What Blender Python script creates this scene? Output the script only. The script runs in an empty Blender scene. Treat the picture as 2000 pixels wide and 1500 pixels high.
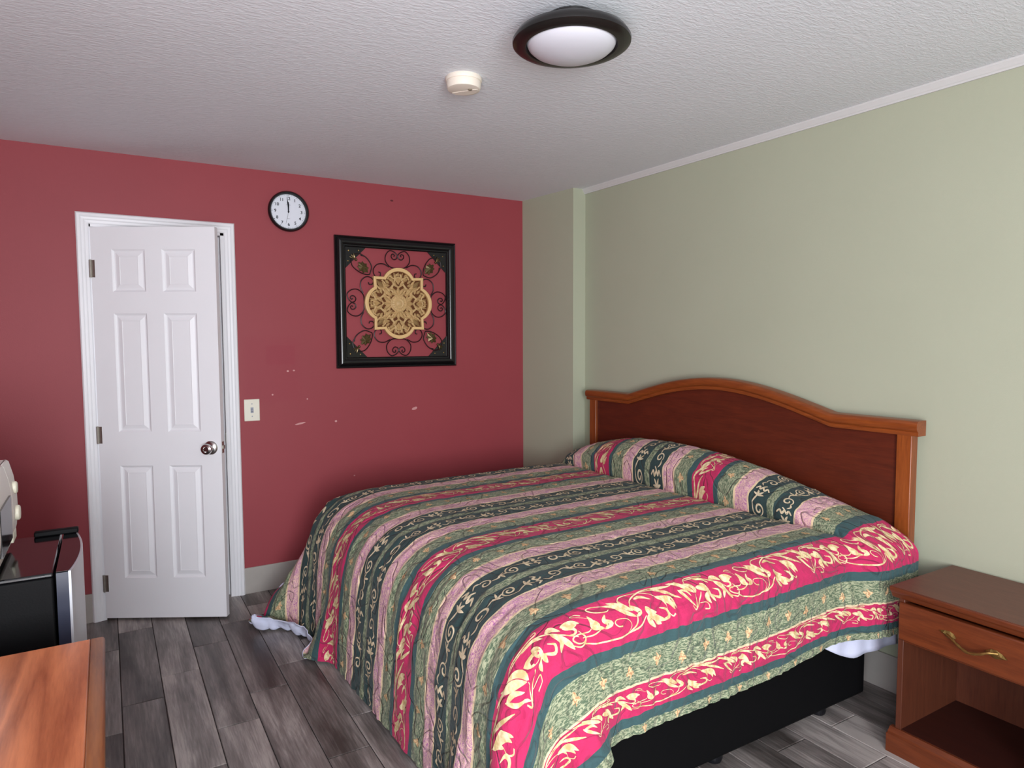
import bpy, bmesh, math, random
import numpy as np
from mathutils import Vector, Matrix

# ------------------------------------------------------------------ camera, world, light, exposure
scene = bpy.context.scene
COL = scene.collection
CAM_H = 1.468
YAW, PITCH, ROLL, FPX = 30.897, 3.716, -0.2513, 1325.6


def make_camera():
    y, p, r = (math.radians(a) for a in (YAW, PITCH, ROLL))
    fw = Vector((math.sin(y) * math.cos(p), math.cos(y) * math.cos(p), -math.sin(p)))
    rt = Vector((math.cos(y), -math.sin(y), 0))
    up = rt.cross(fw)
    rt2 = math.cos(r) * rt + math.sin(r) * up
    up2 = -math.sin(r) * rt + math.cos(r) * up
    cam = bpy.data.cameras.new('camera')
    cam.sensor_width = 36
    cam.lens = FPX * 36 / 2000
    cam.clip_start = .02
    o = bpy.data.objects.new('camera', cam)
    m = Matrix((rt2, up2, -fw)).transposed().to_4x4()
    m.translation = Vector((0, 0, CAM_H))
    o.matrix_world = m
    COL.objects.link(o)
    scene.camera = o


make_camera()
world = bpy.data.worlds.new('world')
world.use_nodes = True
world.node_tree.nodes['Background'].inputs[0].default_value = (.62, .74, 1, 1)
world.node_tree.nodes['Background'].inputs[1].default_value = 1.0
scene.world = world
vs = scene.view_settings
vs.view_transform = 'Standard'
vs.look = 'None'
vs.gamma = 1
vs.use_curve_mapping = False
vs.exposure = 0.0


def area_light(name, loc, target, sx, sy, power, color, spread=180):
    l = bpy.data.lights.new(name, 'AREA')
    l.shape = 'RECTANGLE'
    l.size, l.size_y = sx, sy
    l.energy = power
    l.color = color
    l.spread = math.radians(spread)
    o = bpy.data.objects.new(name, l)
    o.location = loc
    o.rotation_euler = (Vector(target) - Vector(loc)).to_track_quat('-Z', 'Y').to_euler()
    COL.objects.link(o)
    return o


# daylight from the two openings behind the photographer (door in the left wall, window in the front wall): sky from above, sunlit ground from below
WIN = (-1.20, .10, .10, 2.08)       # y0, y1, z0, z1 of the doorway in the left wall
FWIN = (-.62, .42, .55, 2.08)       # x0, x1, z0, z1 of the window in the front wall
FRONT_Y = -1.9
LEFT_X = -.66
SKY, GROUND = (.79, .89, 1.0), (.99, .97, .945)
area_light('doorway_sky_light', (LEFT_X + .01, -.55, 1.09), (.9, 2.2, .40), .9, 1.9, 36, SKY)
area_light('doorway_ground_light', (LEFT_X + .02, -.55, 1.09), (.9, 2.2, 2.5), .9, 1.9, 40, GROUND)
area_light('window_sky_light', (-.10, FRONT_Y - .02, 1.31), (.5, 3.0, .30), 1.04, 1.5, 72, SKY)
area_light('window_ground_light', (-.10, FRONT_Y - .01, 1.31), (.5, 2.6, 2.9), 1.04, 1.5, 92, GROUND)

# ------------------------------------------------------------------ helpers
random.seed(5)
CEIL = 2.44
BACK_Y = 4.113
PI = math.pi


def wall_x(y):
    return 2.76 - (y - 1.5) * .0235


class MB:
    """collects vertices and faces of one mesh"""

    def __init__(self):
        self.v, self.f, self.m = [], [], []

    def add(self, vs_, fs_, mi=0):
        k = len(self.v)
        self.v += [tuple(p) for p in vs_]
        self.f += [tuple(i + k for i in f) for f in fs_]
        self.m += [mi] * len(fs_)
        return self

    def box(self, x0, x1, y0, y1, z0, z1, mi=0):
        v = [(x, y, z) for z in (z0, z1) for y in (y0, y1) for x in (x0, x1)]
        return self.add(v, [(0, 2, 3, 1), (4, 5, 7, 6), (0, 1, 5, 4), (2, 6, 7, 3), (0, 4, 6, 2), (1, 3, 7, 5)], mi)

    def prism(self, poly, axis, a, b, mi=0):
        """poly = 2-D outline, extruded along axis from a to b"""
        n = len(poly)

        def P(p, c):
            return {'x': (c, p[0], p[1]), 'y': (p[0], c, p[1]), 'z': (p[0], p[1], c)}[axis]
        v = [P(p, a) for p in poly] + [P(p, b) for p in poly]
        f = [(i, (i + 1) % n, n + (i + 1) % n, n + i) for i in range(n)]
        f += [tuple(range(n - 1, -1, -1)), tuple(range(n, 2 * n))]
        return self.add(v, f, mi)

    def lathe(self, prof, n=40, c=(0, 0, 0), axis='z', mi=0):
        v, f = [], []
        for r, h in prof:
            for k in range(n):
                a = 2 * PI * k / n
                p = (r * math.cos(a), r * math.sin(a), h)
                if axis == 'y':
                    p = (p[0], p[2], p[1])
                elif axis == 'x':
                    p = (p[2], p[0], p[1])
                v.append((p[0] + c[0], p[1] + c[1], p[2] + c[2]))
        for i in range(len(prof) - 1):
            for k in range(n):
                f.append((i * n + k, i * n + (k + 1) % n, (i + 1) * n + (k + 1) % n, (i + 1) * n + k))
        f.append(tuple(range(n - 1, -1, -1)))
        f.append(tuple((len(prof) - 1) * n + k for k in range(n)))
        return self.add(v, f, mi)

    def tube(self, pts, rad, n=8, mi=0):
        pts = [Vector(p) for p in pts]
        v, f = [], []
        nrm = None
        for i, p in enumerate(pts):
            d = (pts[min(i + 1, len(pts) - 1)] - pts[max(i - 1, 0)]).normalized()
            if nrm is None:
                nrm = d.orthogonal().normalized()
            nrm = (nrm - d * nrm.dot(d)).normalized()
            b = d.cross(nrm)
            r = rad[i] if isinstance(rad, (list, tuple)) else rad
            for k in range(n):
                a = 2 * PI * k / n
                v.append(p + nrm * (r * math.cos(a)) + b * (r * math.sin(a)))
        for i in range(len(pts) - 1):
            for k in range(n):
                f.append((i * n + k, i * n + (k + 1) % n, (i + 1) * n + (k + 1) % n, (i + 1) * n + k))
        f.append(tuple(range(n - 1, -1, -1)))
        f.append(tuple((len(pts) - 1) * n + k for k in range(n)))
        return self.add(v, f, mi)

    def mesh(self, name, mats, smooth=False, fix=True):
        me = bpy.data.meshes.new(name)
        me.from_pydata(self.v, [], self.f)
        for m in (mats if isinstance(mats, (list, tuple)) else [mats]):
            me.materials.append(m)
        me.polygons.foreach_set('material_index', self.m)
        if fix:
            bm = bmesh.new()
            bm.from_mesh(me)
            bmesh.ops.recalc_face_normals(bm, faces=bm.faces)
            bm.to_mesh(me)
            bm.free()
        if smooth:
            me.polygons.foreach_set('use_smooth', [True] * len(me.polygons))
            try:
                me.set_sharp_from_angle(angle=math.radians(42))
            except Exception:
                pass
        return me


def link(name, data, parent=None, loc=None, rotz=0):
    o = bpy.data.objects.new(name, data)
    COL.objects.link(o)
    if parent is not None:
        o.parent = parent
    if loc is not None:
        o.location = loc
    if rotz:
        o.rotation_euler = (0, 0, rotz)
    return o


def part(name, mb, mat, parent=None, smooth=False, bevel=0, seg=2, loc=None, rotz=0, label=None):
    o = link(name, mb.mesh(name, mat, smooth or bevel > 0), parent, loc, rotz)
    if bevel:
        md = o.modifiers.new('bevel', 'BEVEL')
        md.width, md.segments, md.limit_method = bevel, seg, 'ANGLE'
        md.angle_limit = math.radians(40)
    if label:
        o['label'] = label
    return o


def tag(o, label, cat, group=None):
    o['label'], o['category'] = label, cat
    if group:
        o['group'] = group
    return o


def structure(o, label, cat):
    o['kind'] = 'structure'
    return tag(o, label, cat)


def thing(name, label, cat, loc=(0, 0, 0), rotz=0, group=None):
    return tag(link(name, None, None, loc, rotz), label, cat, group)


def catmull(pts, n=8):
    pts = [np.array(p, float) for p in pts]
    P = [2 * pts[0] - pts[1]] + pts + [2 * pts[-1] - pts[-2]]
    out = []
    for i in range(1, len(P) - 2):
        for k in range(n):
            t = k / n
            a, b, c, d = P[i - 1], P[i], P[i + 1], P[i + 2]
            out.append(.5 * ((2 * b) + (c - a) * t + (2 * a - 5 * b + 4 * c - d) * t * t + (3 * b - a - 3 * c + d) * t ** 3))
    out.append(pts[-1])
    return out


# ------------------------------------------------------------------ materials
class NT:
    """small node-tree builder"""

    def __init__(self, name, rough=.6, spec=.4):
        m = bpy.data.materials.new(name)
        m.use_nodes = True
        self.m, self.t = m, m.node_tree
        self.b = self.t.nodes['Principled BSDF']
        self.b.inputs['Roughness'].default_value = rough
        self.b.inputs['Specular IOR Level'].default_value = spec

    def n(self, kind, **kw):
        nd = self.t.nodes.new(kind)
        for k, v in kw.items():
            setattr(nd, k, v)
        return nd

    def inp(self, sock, v):
        if isinstance(v, bpy.types.NodeSocket):
            self.t.links.new(v, sock)
        elif v is not None:
            if sock.type == 'RGBA' and isinstance(v, (tuple, list)) and len(v) == 3:
                v = (*v, 1)
            sock.default_value = v

    def math(self, op, a, b=None, c=None, clamp=False):
        nd = self.n('ShaderNodeMath', operation=op, use_clamp=clamp)
        for i, v in enumerate((a, b, c)):
            self.inp(nd.inputs[i], v)
        return nd.outputs[0]

    def vmath(self, op, a, b=None):
        nd = self.n('ShaderNodeVectorMath', operation=op)
        self.inp(nd.inputs[0], a)
        if b is not None:
            self.inp(nd.inputs[1], b)
        return nd.outputs[0]

    def coord(self, which='Object'):
        return self.n('ShaderNodeTexCoord').outputs[which]

    def mapping(self, vec, scale=(1, 1, 1), loc=(0, 0, 0), rot=(0, 0, 0)):
        nd = self.n('ShaderNodeMapping')
        self.inp(nd.inputs[0], vec)
        nd.inputs['Scale'].default_value = scale
        self.inp(nd.inputs['Location'], loc)
        nd.inputs['Rotation'].default_value = rot
        return nd.outputs[0]

    def noise(self, vec, scale=5, detail=3, rough=.55, dist=0):
        nd = self.n('ShaderNodeTexNoise')
        self.inp(nd.inputs['Vector'], vec)
        nd.inputs['Scale'].default_value = scale
        nd.inputs['Detail'].default_value = detail
        nd.inputs['Roughness'].default_value = rough
        nd.inputs['Distortion'].default_value = dist
        return nd.outputs[0]

    def ramp(self, fac, stops, interp='LINEAR'):
        nd = self.n('ShaderNodeValToRGB')
        cr = nd.color_ramp
        cr.interpolation = interp
        while len(cr.elements) < len(stops):
            cr.elements.new(.5)
        for e, (p, c) in zip(cr.elements, stops):
            e.position = p
            if isinstance(c, (int, float)):
                c = (c, c, c)
            e.color = (*c[:3], 1)
        self.inp(nd.inputs[0], fac)
        return nd.outputs[0]

    def mix(self, fac, a, b, mode='MIX'):
        nd = self.n('ShaderNodeMix', data_type='RGBA', blend_type=mode)
        self.inp(nd.inputs[0], fac)
        self.inp(nd.inputs[6], a)
        self.inp(nd.inputs[7], b)
        return nd.outputs[2]

    def color(self, c):
        self.inp(self.b.inputs['Base Color'], c)
        return self

    def rough(self, c):
        self.inp(self.b.inputs['Roughness'], c)
        return self

    def bump(self, h, strength=.3, dist=.01):
        nd = self.n('ShaderNodeBump')
        nd.inputs['Strength'].default_value = strength
        nd.inputs['Distance'].default_value = dist
        self.inp(nd.inputs['Height'], h)
        self.inp(self.b.inputs['Normal'], nd.outputs[0])
        return self


def srgb(r, g, b):
    def f(c):
        c /= 255
        return c / 12.92 if c <= .04045 else ((c + .055) / 1.055) ** 2.4
    return (f(r), f(g), f(b))


def flat(name, c, rough=.5, spec=.4, metal=0, var=.06, scale=30, bump=0):
    t = NT(name, rough, spec)
    v = t.coord()
    n = t.noise(v, scale, 3)
    t.color(t.mix(n, tuple(x * (1 - var) for x in c), tuple(min(1, x * (1 + var)) for x in c)))
    t.b.inputs['Metallic'].default_value = metal
    if bump:
        t.bump(n, bump, .003)
    return t.m


def wood(name, dark, light, axis='y', grain=1.0, rough=.35, coat=.0, rings=0.5):
    t = NT(name, rough, .45)
    v = t.coord()
    sc = {'x': (1.2, 14, 14), 'y': (14, 1.2, 14), 'z': (14, 14, 1.2)}[axis]
    sc = tuple(s * grain for s in sc)
    big = t.noise(t.mapping(v, tuple(s * .28 for s in sc)), 1.6, 2, .5, .6)
    rg = t.math('FRACT', t.math('MULTIPLY', big, 7.0))
    rg = t.math('ABSOLUTE', t.math('SUBTRACT', rg, .5))
    fine = t.noise(t.mapping(v, tuple(s * 3.2 for s in sc)), 3.0, 4, .6)
    f = t.math('ADD', t.math('MULTIPLY', rg, rings), t.math('MULTIPLY', fine, 1 - rings * .5), clamp=True)
    t.color(t.ramp(f, [(.15, dark), (.75, light)]))
    t.bump(fine, .06, .002)
    t.b.inputs['Coat Weight'].default_value = coat
    t.b.inputs['Coat Roughness'].default_value = .2
    return t.m


def red_paint():
    t = NT('red_paint', .55, .35)
    v = t.coord()
    cl = t.noise(v, 1.3, 3)
    fine = t.noise(v, 160, 2)
    base = t.mix(cl, srgb(144, 60, 67), srgb(158, 67, 74))
    # darker rolled-over patch between the switch and the clock
    sep = t.n('ShaderNodeSeparateXYZ')
    t.inp(sep.inputs[0], v)
    X, Z = sep.outputs[0], sep.outputs[2]

    def rect(cx, cz, hx, hz, soft):
        ax = t.math('SUBTRACT', 1, t.math('DIVIDE', t.math('SUBTRACT', t.math('ABSOLUTE', t.math('SUBTRACT', X, cx)), hx), soft), clamp=True)
        az = t.math('SUBTRACT', 1, t.math('DIVIDE', t.math('SUBTRACT', t.math('ABSOLUTE', t.math('SUBTRACT', Z, cz)), hz), soft), clamp=True)
        return t.math('MULTIPLY', ax, az)
    patch = t.math('ADD', t.math('MULTIPLY', rect(.83, 1.30, .13, .16, .05), .45), t.math('MULTIPLY', rect(.88, 1.385, .075, .05, .012), .5))
    base = t.mix(patch, base, srgb(148, 55, 66))
    # chips of missing paint
    vor = t.n('ShaderNodeTexVoronoi')
    t.inp(vor.inputs['Vector'], t.mapping(v, (1, 1, 1.2), (.3, 0, .2)))
    vor.inputs['Scale'].default_value = 4.2
    jag = t.math('MULTIPLY', t.noise(v, 90, 2), .03)
    chip = t.math('LESS_THAN', t.math('ADD', vor.outputs['Distance'], jag), .036)
    low = t.math('LESS_THAN', Z, 1.45)
    base = t.mix(t.math('MULTIPLY', chip, t.math('MULTIPLY', low, .5)), base, srgb(205, 160, 158))

    def spot(cx, cz, rx, rz, slope=0):
        dx = t.math('DIVIDE', t.math('SUBTRACT', X, cx), rx)
        dz = t.math('DIVIDE', t.math('SUBTRACT', t.math('SUBTRACT', Z, cz), t.math('MULTIPLY', t.math('SUBTRACT', X, cx), slope)), rz)
        d = t.math('ADD', t.math('ADD', t.math('MULTIPLY', dx, dx), t.math('MULTIPLY', dz, dz)), t.math('MULTIPLY', t.noise(v, 70, 2), .8))
        return t.math('LESS_THAN', d, 1.2)
    for a in ((.985, .975, .035, .006, .18), (.83, 1.155, .006, .006), (.92, 1.29, .008, .006), (.955, 1.293, .007, .005), (1.72, 1.025, .022, .01, .2), (1.2, .975, .008, .008), (1.03, 1.12, .005, .005)):
        base = t.mix(t.math('MULTIPLY', spot(*a), .7), base, srgb(222, 170, 168))
    base = t.mix(spot(1.584, 2.347, .012, .006), base, srgb(90, 30, 36))
    t.color(base)
    t.bump(fine, .12, .002)
    return t.m


def green_paint():
    t = NT('pale_green_paint', .5, .4)
    v = t.coord()
    cl = t.noise(v, 1.1, 3)
    fine = t.noise(v, 220, 2)
    t.color(t.mix(cl, srgb(168, 172, 150), srgb(178, 182, 160)))
    t.bump(fine, .15, .002)
    return t.m


def ceiling_paint():
    t = NT('textured_ceiling_paint', .75, .25)
    v = t.coord()
    a = t.noise(t.mapping(v, (42, 110, 42), rot=(0, 0, .5)), 1.0, 4, .6, .4)
    b = t.noise(t.mapping(v, (80, 150, 80), rot=(0, 0, .5)), 1.0, 3, .6)
    h = t.math('ADD', t.ramp(a, [(.42, 0.), (.62, 1.)]), t.math('MULTIPLY', b, .4))
    t.color(t.mix(t.noise(v, 1.5, 2), srgb(222, 225, 230), srgb(230, 233, 238)))
    t.bump(h, .35, .003)
    return t.m


def floor_tile():
    t = NT('wood_look_tile', .42, .45)
    info = t.n('ShaderNodeObjectInfo')
    rnd = info.outputs['Random']
    off = t.n('ShaderNodeCombineXYZ')
    t.inp(off.inputs[0], t.math('MULTIPLY', rnd, 37))
    t.inp(off.inputs[1], t.math('MULTIPLY', rnd, 91))
    v = t.vmath('ADD', t.coord(), off.outputs[0])
    big = t.noise(t.mapping(v, (9, 1.6, 1)), 1.0, 3, .55, .5)
    fine = t.noise(t.mapping(v, (120, 7, 1)), 1.0, 5, .65, .3)
    blot = t.noise(t.mapping(v, (5, 4, 1)), 1.0, 2)
    tone = t.math('ADD', t.math('ADD', t.math('MULTIPLY', big, .66), t.math('MULTIPLY', fine, .36)), t.math('MULTIPLY', t.math('SUBTRACT', rnd, .5), .22))
    c = t.ramp(tone, [(.34, srgb(50, 47, 46)), (.45, srgb(96, 91, 89)), (.55, srgb(136, 129, 126)), (.66, srgb(184, 176, 171))])
    warm = t.mix(t.math('MULTIPLY', blot, .30), c, srgb(116, 102, 94))
    vor = t.n('ShaderNodeTexVoronoi')
    t.inp(vor.inputs['Vector'], t.mapping(v, (3.2, 1.4, 1)))
    vor.inputs['Scale'].default_value = 1.1
    knot = t.ramp(vor.outputs['Distance'], [(.03, 1.), (.10, 0.)])
    t.color(t.mix(t.math('MULTIPLY', knot, .6), warm, srgb(50, 42, 40)))
    t.rough(t.ramp(fine, [(.3, .34), (.7, .5)]))
    t.bump(fine, .10, .002)
    return t.m


M = {}
M['red'] = red_paint()
M['green'] = green_paint()
M['ceil'] = ceiling_paint()
M['tile'] = floor_tile()
M['grout'] = flat('dark_grout', srgb(48, 45, 44), .85, .2)
M['base_tile'] = flat('pale_base_tile', srgb(172, 166, 160), .5, .4, var=.12, scale=9)
M['white'] = flat('white_door_paint', srgb(240, 240, 244), .38, .45, var=.02, scale=6)
M['casing'] = flat('white_trim_paint', srgb(238, 238, 242), .4, .45, var=.02, scale=6)
M['moulding'] = flat('moulding_paint', srgb(206, 206, 204), .5, .4, var=.03)
M['steel'] = flat('brushed_steel', (.55, .53, .51), .22, .5, 1.0, .04)
M['hinge'] = flat('aged_steel', (.42, .39, .35), .4, .5, .9, .15, 60)
M['black'] = flat('black_lacquer', srgb(14, 14, 16), .22, .5, var=.1)
M['iron'] = flat('wrought_iron', srgb(38, 14, 18), .4, .4, var=.15)
M['bronze'] = flat('bronze_leaf', srgb(92, 78, 48), .3, .5, .6, .5, 80)
M['gold'] = flat('carved_gold_resin', srgb(200, 168, 118), .55, .35, 0, .12, 60, .3)
M['gold_rim'] = flat('gold_rim', srgb(222, 186, 130), .5, .35, 0, .06, 20)
M['gold_dark'] = flat('medallion_back', srgb(96, 58, 34), .8, .2, 0, .2, 40)
M['dial'] = flat('clock_dial', srgb(226, 230, 240), .5, .3, var=.01)
M['ink'] = flat('black_ink', srgb(24, 24, 34), .6, .2)
M['greyink'] = flat('grey_ink', srgb(160, 164, 176), .6, .2)
M['plate'] = flat('ivory_plastic', srgb(232, 228, 212), .4, .4, var=.02)
M['detector'] = flat('aged_white_plastic', srgb(226, 216, 202), .5, .4, var=.02)
M['detector_dark'] = flat('detector_slot', srgb(140, 128, 112), .7, .2)
M['glass'] = flat('frosted_glass', srgb(206, 206, 214), .35, .5, var=.01)
M['lamp_black'] = flat('oil_rubbed_bronze', srgb(24, 22, 21), .26, .5, var=.15)
M['brass'] = flat('aged_brass', srgb(150, 122, 70), .3, .5, .9, .2, 60)
M['hb_panel'] = wood('mahogany_panel', srgb(68, 24, 12), srgb(98, 38, 19), 'y', 1.0, .42, .0, .35)
M['hb_rail'] = wood('cherry_rail', srgb(104, 46, 16), srgb(146, 74, 30), 'y', 1.2, .33, .1, .4)
M['hb_post'] = wood('cherry_post', srgb(104, 46, 16), srgb(150, 78, 32), 'z', 1.2, .33, .1, .4)
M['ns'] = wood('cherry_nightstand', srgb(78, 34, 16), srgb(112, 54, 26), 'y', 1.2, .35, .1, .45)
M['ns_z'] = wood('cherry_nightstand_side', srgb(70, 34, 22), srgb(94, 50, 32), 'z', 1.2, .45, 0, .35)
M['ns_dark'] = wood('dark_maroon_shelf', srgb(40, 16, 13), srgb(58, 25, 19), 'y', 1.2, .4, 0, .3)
M['ns_top'] = wood('laminate_nightstand_top', srgb(88, 50, 40), srgb(110, 66, 52), 'y', 1.6, .45, 0, .2)
M['dr_top'] = wood('dresser_laminate', srgb(146, 74, 42), srgb(208, 126, 82), 'y', 1.25, .3, .1, .95)
M['dr_edge'] = wood('dresser_edge', srgb(98, 50, 24), srgb(150, 90, 46), 'y', 1.3, .35, .1, .7)
M['dr_body'] = wood('dresser_body', srgb(92, 36, 20), srgb(128, 58, 32), 'y', 1.0, .4, 0, .4)
M['fridge'] = flat('black_fridge_shell', srgb(12, 12, 16), .10, .6, var=.08)
M['fridge_side'] = flat('black_fridge_textured', srgb(7, 7, 9), .6, .15, var=.1, scale=200, bump=.1)
M['fridge_edge'] = flat('dark_door_edge', srgb(46, 50, 66), .3, .5, var=.05)
M['fridge_front'] = flat('silver_door_front', srgb(205, 208, 214), .3, .5, .3, .02)
M['mw'] = flat('white_appliance', srgb(238, 233, 226), .4, .45, var=.02)
M['mw_knob'] = flat('cream_knob', srgb(236, 232, 212), .4, .4, var=.02)
M['mw_glass'] = flat('dark_oven_glass', srgb(30, 30, 32), .12, .5)
M['bed_black'] = flat('black_bed_base', (.0022, .0022, .0026), .8, .12, var=.2, scale=60)
M['caster'] = flat('black_plastic', srgb(14, 15, 20), .3, .5)
M['sheet'] = flat('white_cotton', srgb(214, 218, 240), .85, .1, var=.02, scale=80, bump=.2)
M['mattress'] = flat('mattress_ticking', srgb(200, 200, 205), .9, .1)

# ------------------------------------------------------------------ room shell
# floor: grout bed with one object per plank tile
fl = part('floor', MB().box(LEFT_X - .1, 2.95, FRONT_Y - .1, BACK_Y + 1.1, -.06, -.0035), M['grout'])
structure(fl, 'grey wood-look plank tile floor with dark joints', 'floor')
PW, PL = .1538, .805
plank_me = MB()
g, c = .0016, .0022
hx, hy = PW / 2 - g, PL / 2 - g
plank_me.add([(-hx, -hy, -.01), (hx, -hy, -.01), (hx, hy, -.01), (-hx, hy, -.01),
              (-hx, -hy, -c * .7), (hx, -hy, -c * .7), (hx, hy, -c * .7), (-hx, hy, -c * .7),
              (-hx + c, -hy + c, 0), (hx - c, -hy + c, 0), (hx - c, hy - c, 0), (-hx + c, hy - c, 0)],
             [(0, 1, 5, 4), (1, 2, 6, 5), (2, 3, 7, 6), (3, 0, 4, 7), (4, 5, 9, 8), (5, 6, 10, 9), (6, 7, 11, 10), (7, 4, 8, 11), (8, 9, 10, 11), (3, 2, 1, 0)])
plank_me = plank_me.mesh('plank', M['tile'])
JOINT = {-1: 3.675, 0: 3.881, 1: 3.27, 2: 3.513, 3: 3.725, 4: 3.111, 5: 3.33, 12: 1.30, 13: 1.515, 14: 1.30, 15: 1.513}
for i in range(-5, 19):
    x0 = .004 + i * PW
    j0 = JOINT.get(i, 3.27 + [0, .243, .455, -.16, .06][i % 5])
    k0 = math.floor((FRONT_Y - j0) / PL)
    for k in range(k0, 12):
        y0 = j0 + k * PL
        if y0 > BACK_Y + .9:
            break
        if x0 + PW / 2 > 2.9 or (y0 > BACK_Y and not -.3 < x0 < .8):
            continue
        link('plank', plank_me, fl, (x0 + PW / 2, y0 + PL / 2, 0))

# ceiling
ce = part('ceiling', MB().box(LEFT_X - .1, 2.95, FRONT_Y - .1, BACK_Y + .12, CEIL, CEIL + .08), M['ceil'])
structure(ce, 'white knockdown-textured ceiling', 'ceiling')

# red back wall with the closet doorway
OX0, OX1, OZ = -.049, .589, 2.068
mb = MB()
for x0, x1, z0, z1 in ((LEFT_X - .1, OX0, 0, CEIL), (OX1, 2.95, 0, CEIL), (OX0, OX1, OZ, CEIL)):
    mb.box(x0, x1, BACK_Y, BACK_Y + .12, z0, z1)
wb = part('wall_back', mb, M['red'])
structure(wb, 'dark red painted wall with scuffs and paint chips', 'wall')
mb = MB()
mb.box(-.5, -.46, BACK_Y + .12, BACK_Y + 1.1, 0, CEIL).box(1.1, 1.14, BACK_Y + .12, BACK_Y + 1.1, 0, CEIL)
mb.box(-.5, 1.14, BACK_Y + 1.06, BACK_Y + 1.1, 0, CEIL).box(-.5, 1.14, BACK_Y + .12, BACK_Y + 1.1, CEIL, CEIL + .04)
structure(part('wall_closet', mb, M['green']), 'unlit closet walls behind the half open white door', 'wall')

# green right wall (a touch out of square), corner column, left and front walls
ya, yb = FRONT_Y - .1, BACK_Y + .1
structure(part('wall_right', MB().prism([(wall_x(ya), ya), (wall_x(ya) + .12, ya), (wall_x(yb) + .12, yb), (wall_x(yb), yb)], 'z', 0, CEIL), M['green']),
          'pale green painted wall behind the headboard', 'wall')
structure(part('wall_column', MB().prism([(2.552, BACK_Y + .01), (2.614, 3.592), (wall_x(3.592) + .02, 3.592), (2.78, BACK_Y + .01)], 'z', 0, CEIL), M['green']),
          'boxed out pale corner column between red wall and green wall', 'wall')
mb = MB()
y0, y1, z0, z1 = WIN
mb.box(LEFT_X - .1, LEFT_X, FRONT_Y - .1, y0, 0, CEIL).box(LEFT_X - .1, LEFT_X, y1, BACK_Y + .1, 0, CEIL)
mb.box(LEFT_X - .1, LEFT_X, y0, y1, 0, z0).box(LEFT_X - .1, LEFT_X, y0, y1, z1, CEIL)
structure(part('wall_left', mb, M['red']), 'red side wall behind the dresser with a daylight opening', 'wall')
mb = MB()
x0, x1, z0, z1 = FWIN
mb.box(LEFT_X - .1, x0, FRONT_Y - .12, FRONT_Y, 0, CEIL).box(x1, 2.95, FRONT_Y - .12, FRONT_Y, 0, CEIL)
mb.box(x0, x1, FRONT_Y - .12, FRONT_Y, 0, z0).box(x0, x1, FRONT_Y - .12, FRONT_Y, z1, CEIL)
structure(part('wall_front', mb, M['green']), 'pale wall with a daylight window behind the viewer', 'wall')

# wall base tiles and ceiling moulding
structure(part('baseboard_back', MB().box(OX1 + .055, 2.556, BACK_Y - .01, BACK_Y, 0, .153).box(LEFT_X, OX0 - .055, BACK_Y - .01, BACK_Y, 0, .153), M['base_tile'], bevel=.002),
          'pale wood-look base tile along the red wall', 'baseboard')
structure(part('baseboard_right', MB().prism([(wall_x(FRONT_Y) - .01, FRONT_Y), (wall_x(FRONT_Y), FRONT_Y), (wall_x(3.59), 3.59), (wall_x(3.59) - .01, 3.59)], 'z', 0, .153), M['base_tile'], bevel=.002),
          'pale base tile along the green wall', 'baseboard')
prof = [(0, 0), (-.008, 0), (-.010, .006), (-.013, .009), (-.020, .020), (-.024, .026), (-.026, .032), (0, .032)]
mb = MB()
n = len(prof)
va = [(wall_x(y) + p[0], y, CEIL - .032 + p[1]) for y in (FRONT_Y, 3.592) for p in prof]
mb.add(va, [(i, (i + 1) % n, n + (i + 1) % n, n + i) for i in range(n)] + [tuple(range(n)), tuple(range(n, 2 * n))])
structure(part('trim_1', mb, M['moulding']), 'thin white ceiling moulding above the green wall', 'trim')

# ------------------------------------------------------------------ six panel door, half open
door = structure(link('door_1', None, None, (OX0, BACK_Y, 0)), 'white six-panel closet door standing ajar in white casing', 'door')


def casing_profile(w):
    return [(0, 0), (w, 0), (w, -.010), (w - .006, -.017), (w - .018, -.018), (w - .024, -.014), (w - .034, -.013), (w - .040, -.010), (.006, -.009), (0, -.006)]


W_ = OX1 - OX0
cw = .057
# casing boards (mitred): local x from opening edge outward
for side in (-1, 1):
    mb = MB()
    pr = casing_profile(cw)
    n = len(pr)
    vv = []
    for (px, py) in pr:
        x = (-px if side < 0 else W_ + px)
        vv.append((x, py, 0))
    for (px, py) in pr:
        x = (-px if side < 0 else W_ + px)
        vv.append((x, py, OZ + px))
    mb.add(vv, [(i, (i + 1) % n, n + (i + 1) % n, n + i) for i in range(n)] + [tuple(range(n)), tuple(range(n, 2 * n))])
    part('casing', mb, M['casing'], door)
mb = MB()
vv = [(-px, py, OZ + px) for px, py in pr] + [(W_ + px, py, OZ + px) for px, py in pr]
mb.add(vv, [(i, (i + 1) % n, n + (i + 1) % n, n + i) for i in range(n)] + [tuple(range(n)), tuple(range(n, 2 * n))])
part('casing', mb, M['casing'], door)
part('jamb', MB().box(-.001, .006, -.005, .121, 0, OZ), M['casing'], door)
part('jamb', MB().box(W_ - .018, W_ + .001, -.005, .121, 0, OZ).box(W_ - .030, W_ - .018, .042, .08, 0, OZ - .018), M['casing'], door)
part('jamb', MB().box(0, W_, -.005, .121, OZ - .014, OZ + .001), M['casing'], door)
part('strike_plate', MB().box(W_ - .0195, W_ - .0175, .004, .030, .89, .95), M['hinge'], door)

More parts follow.
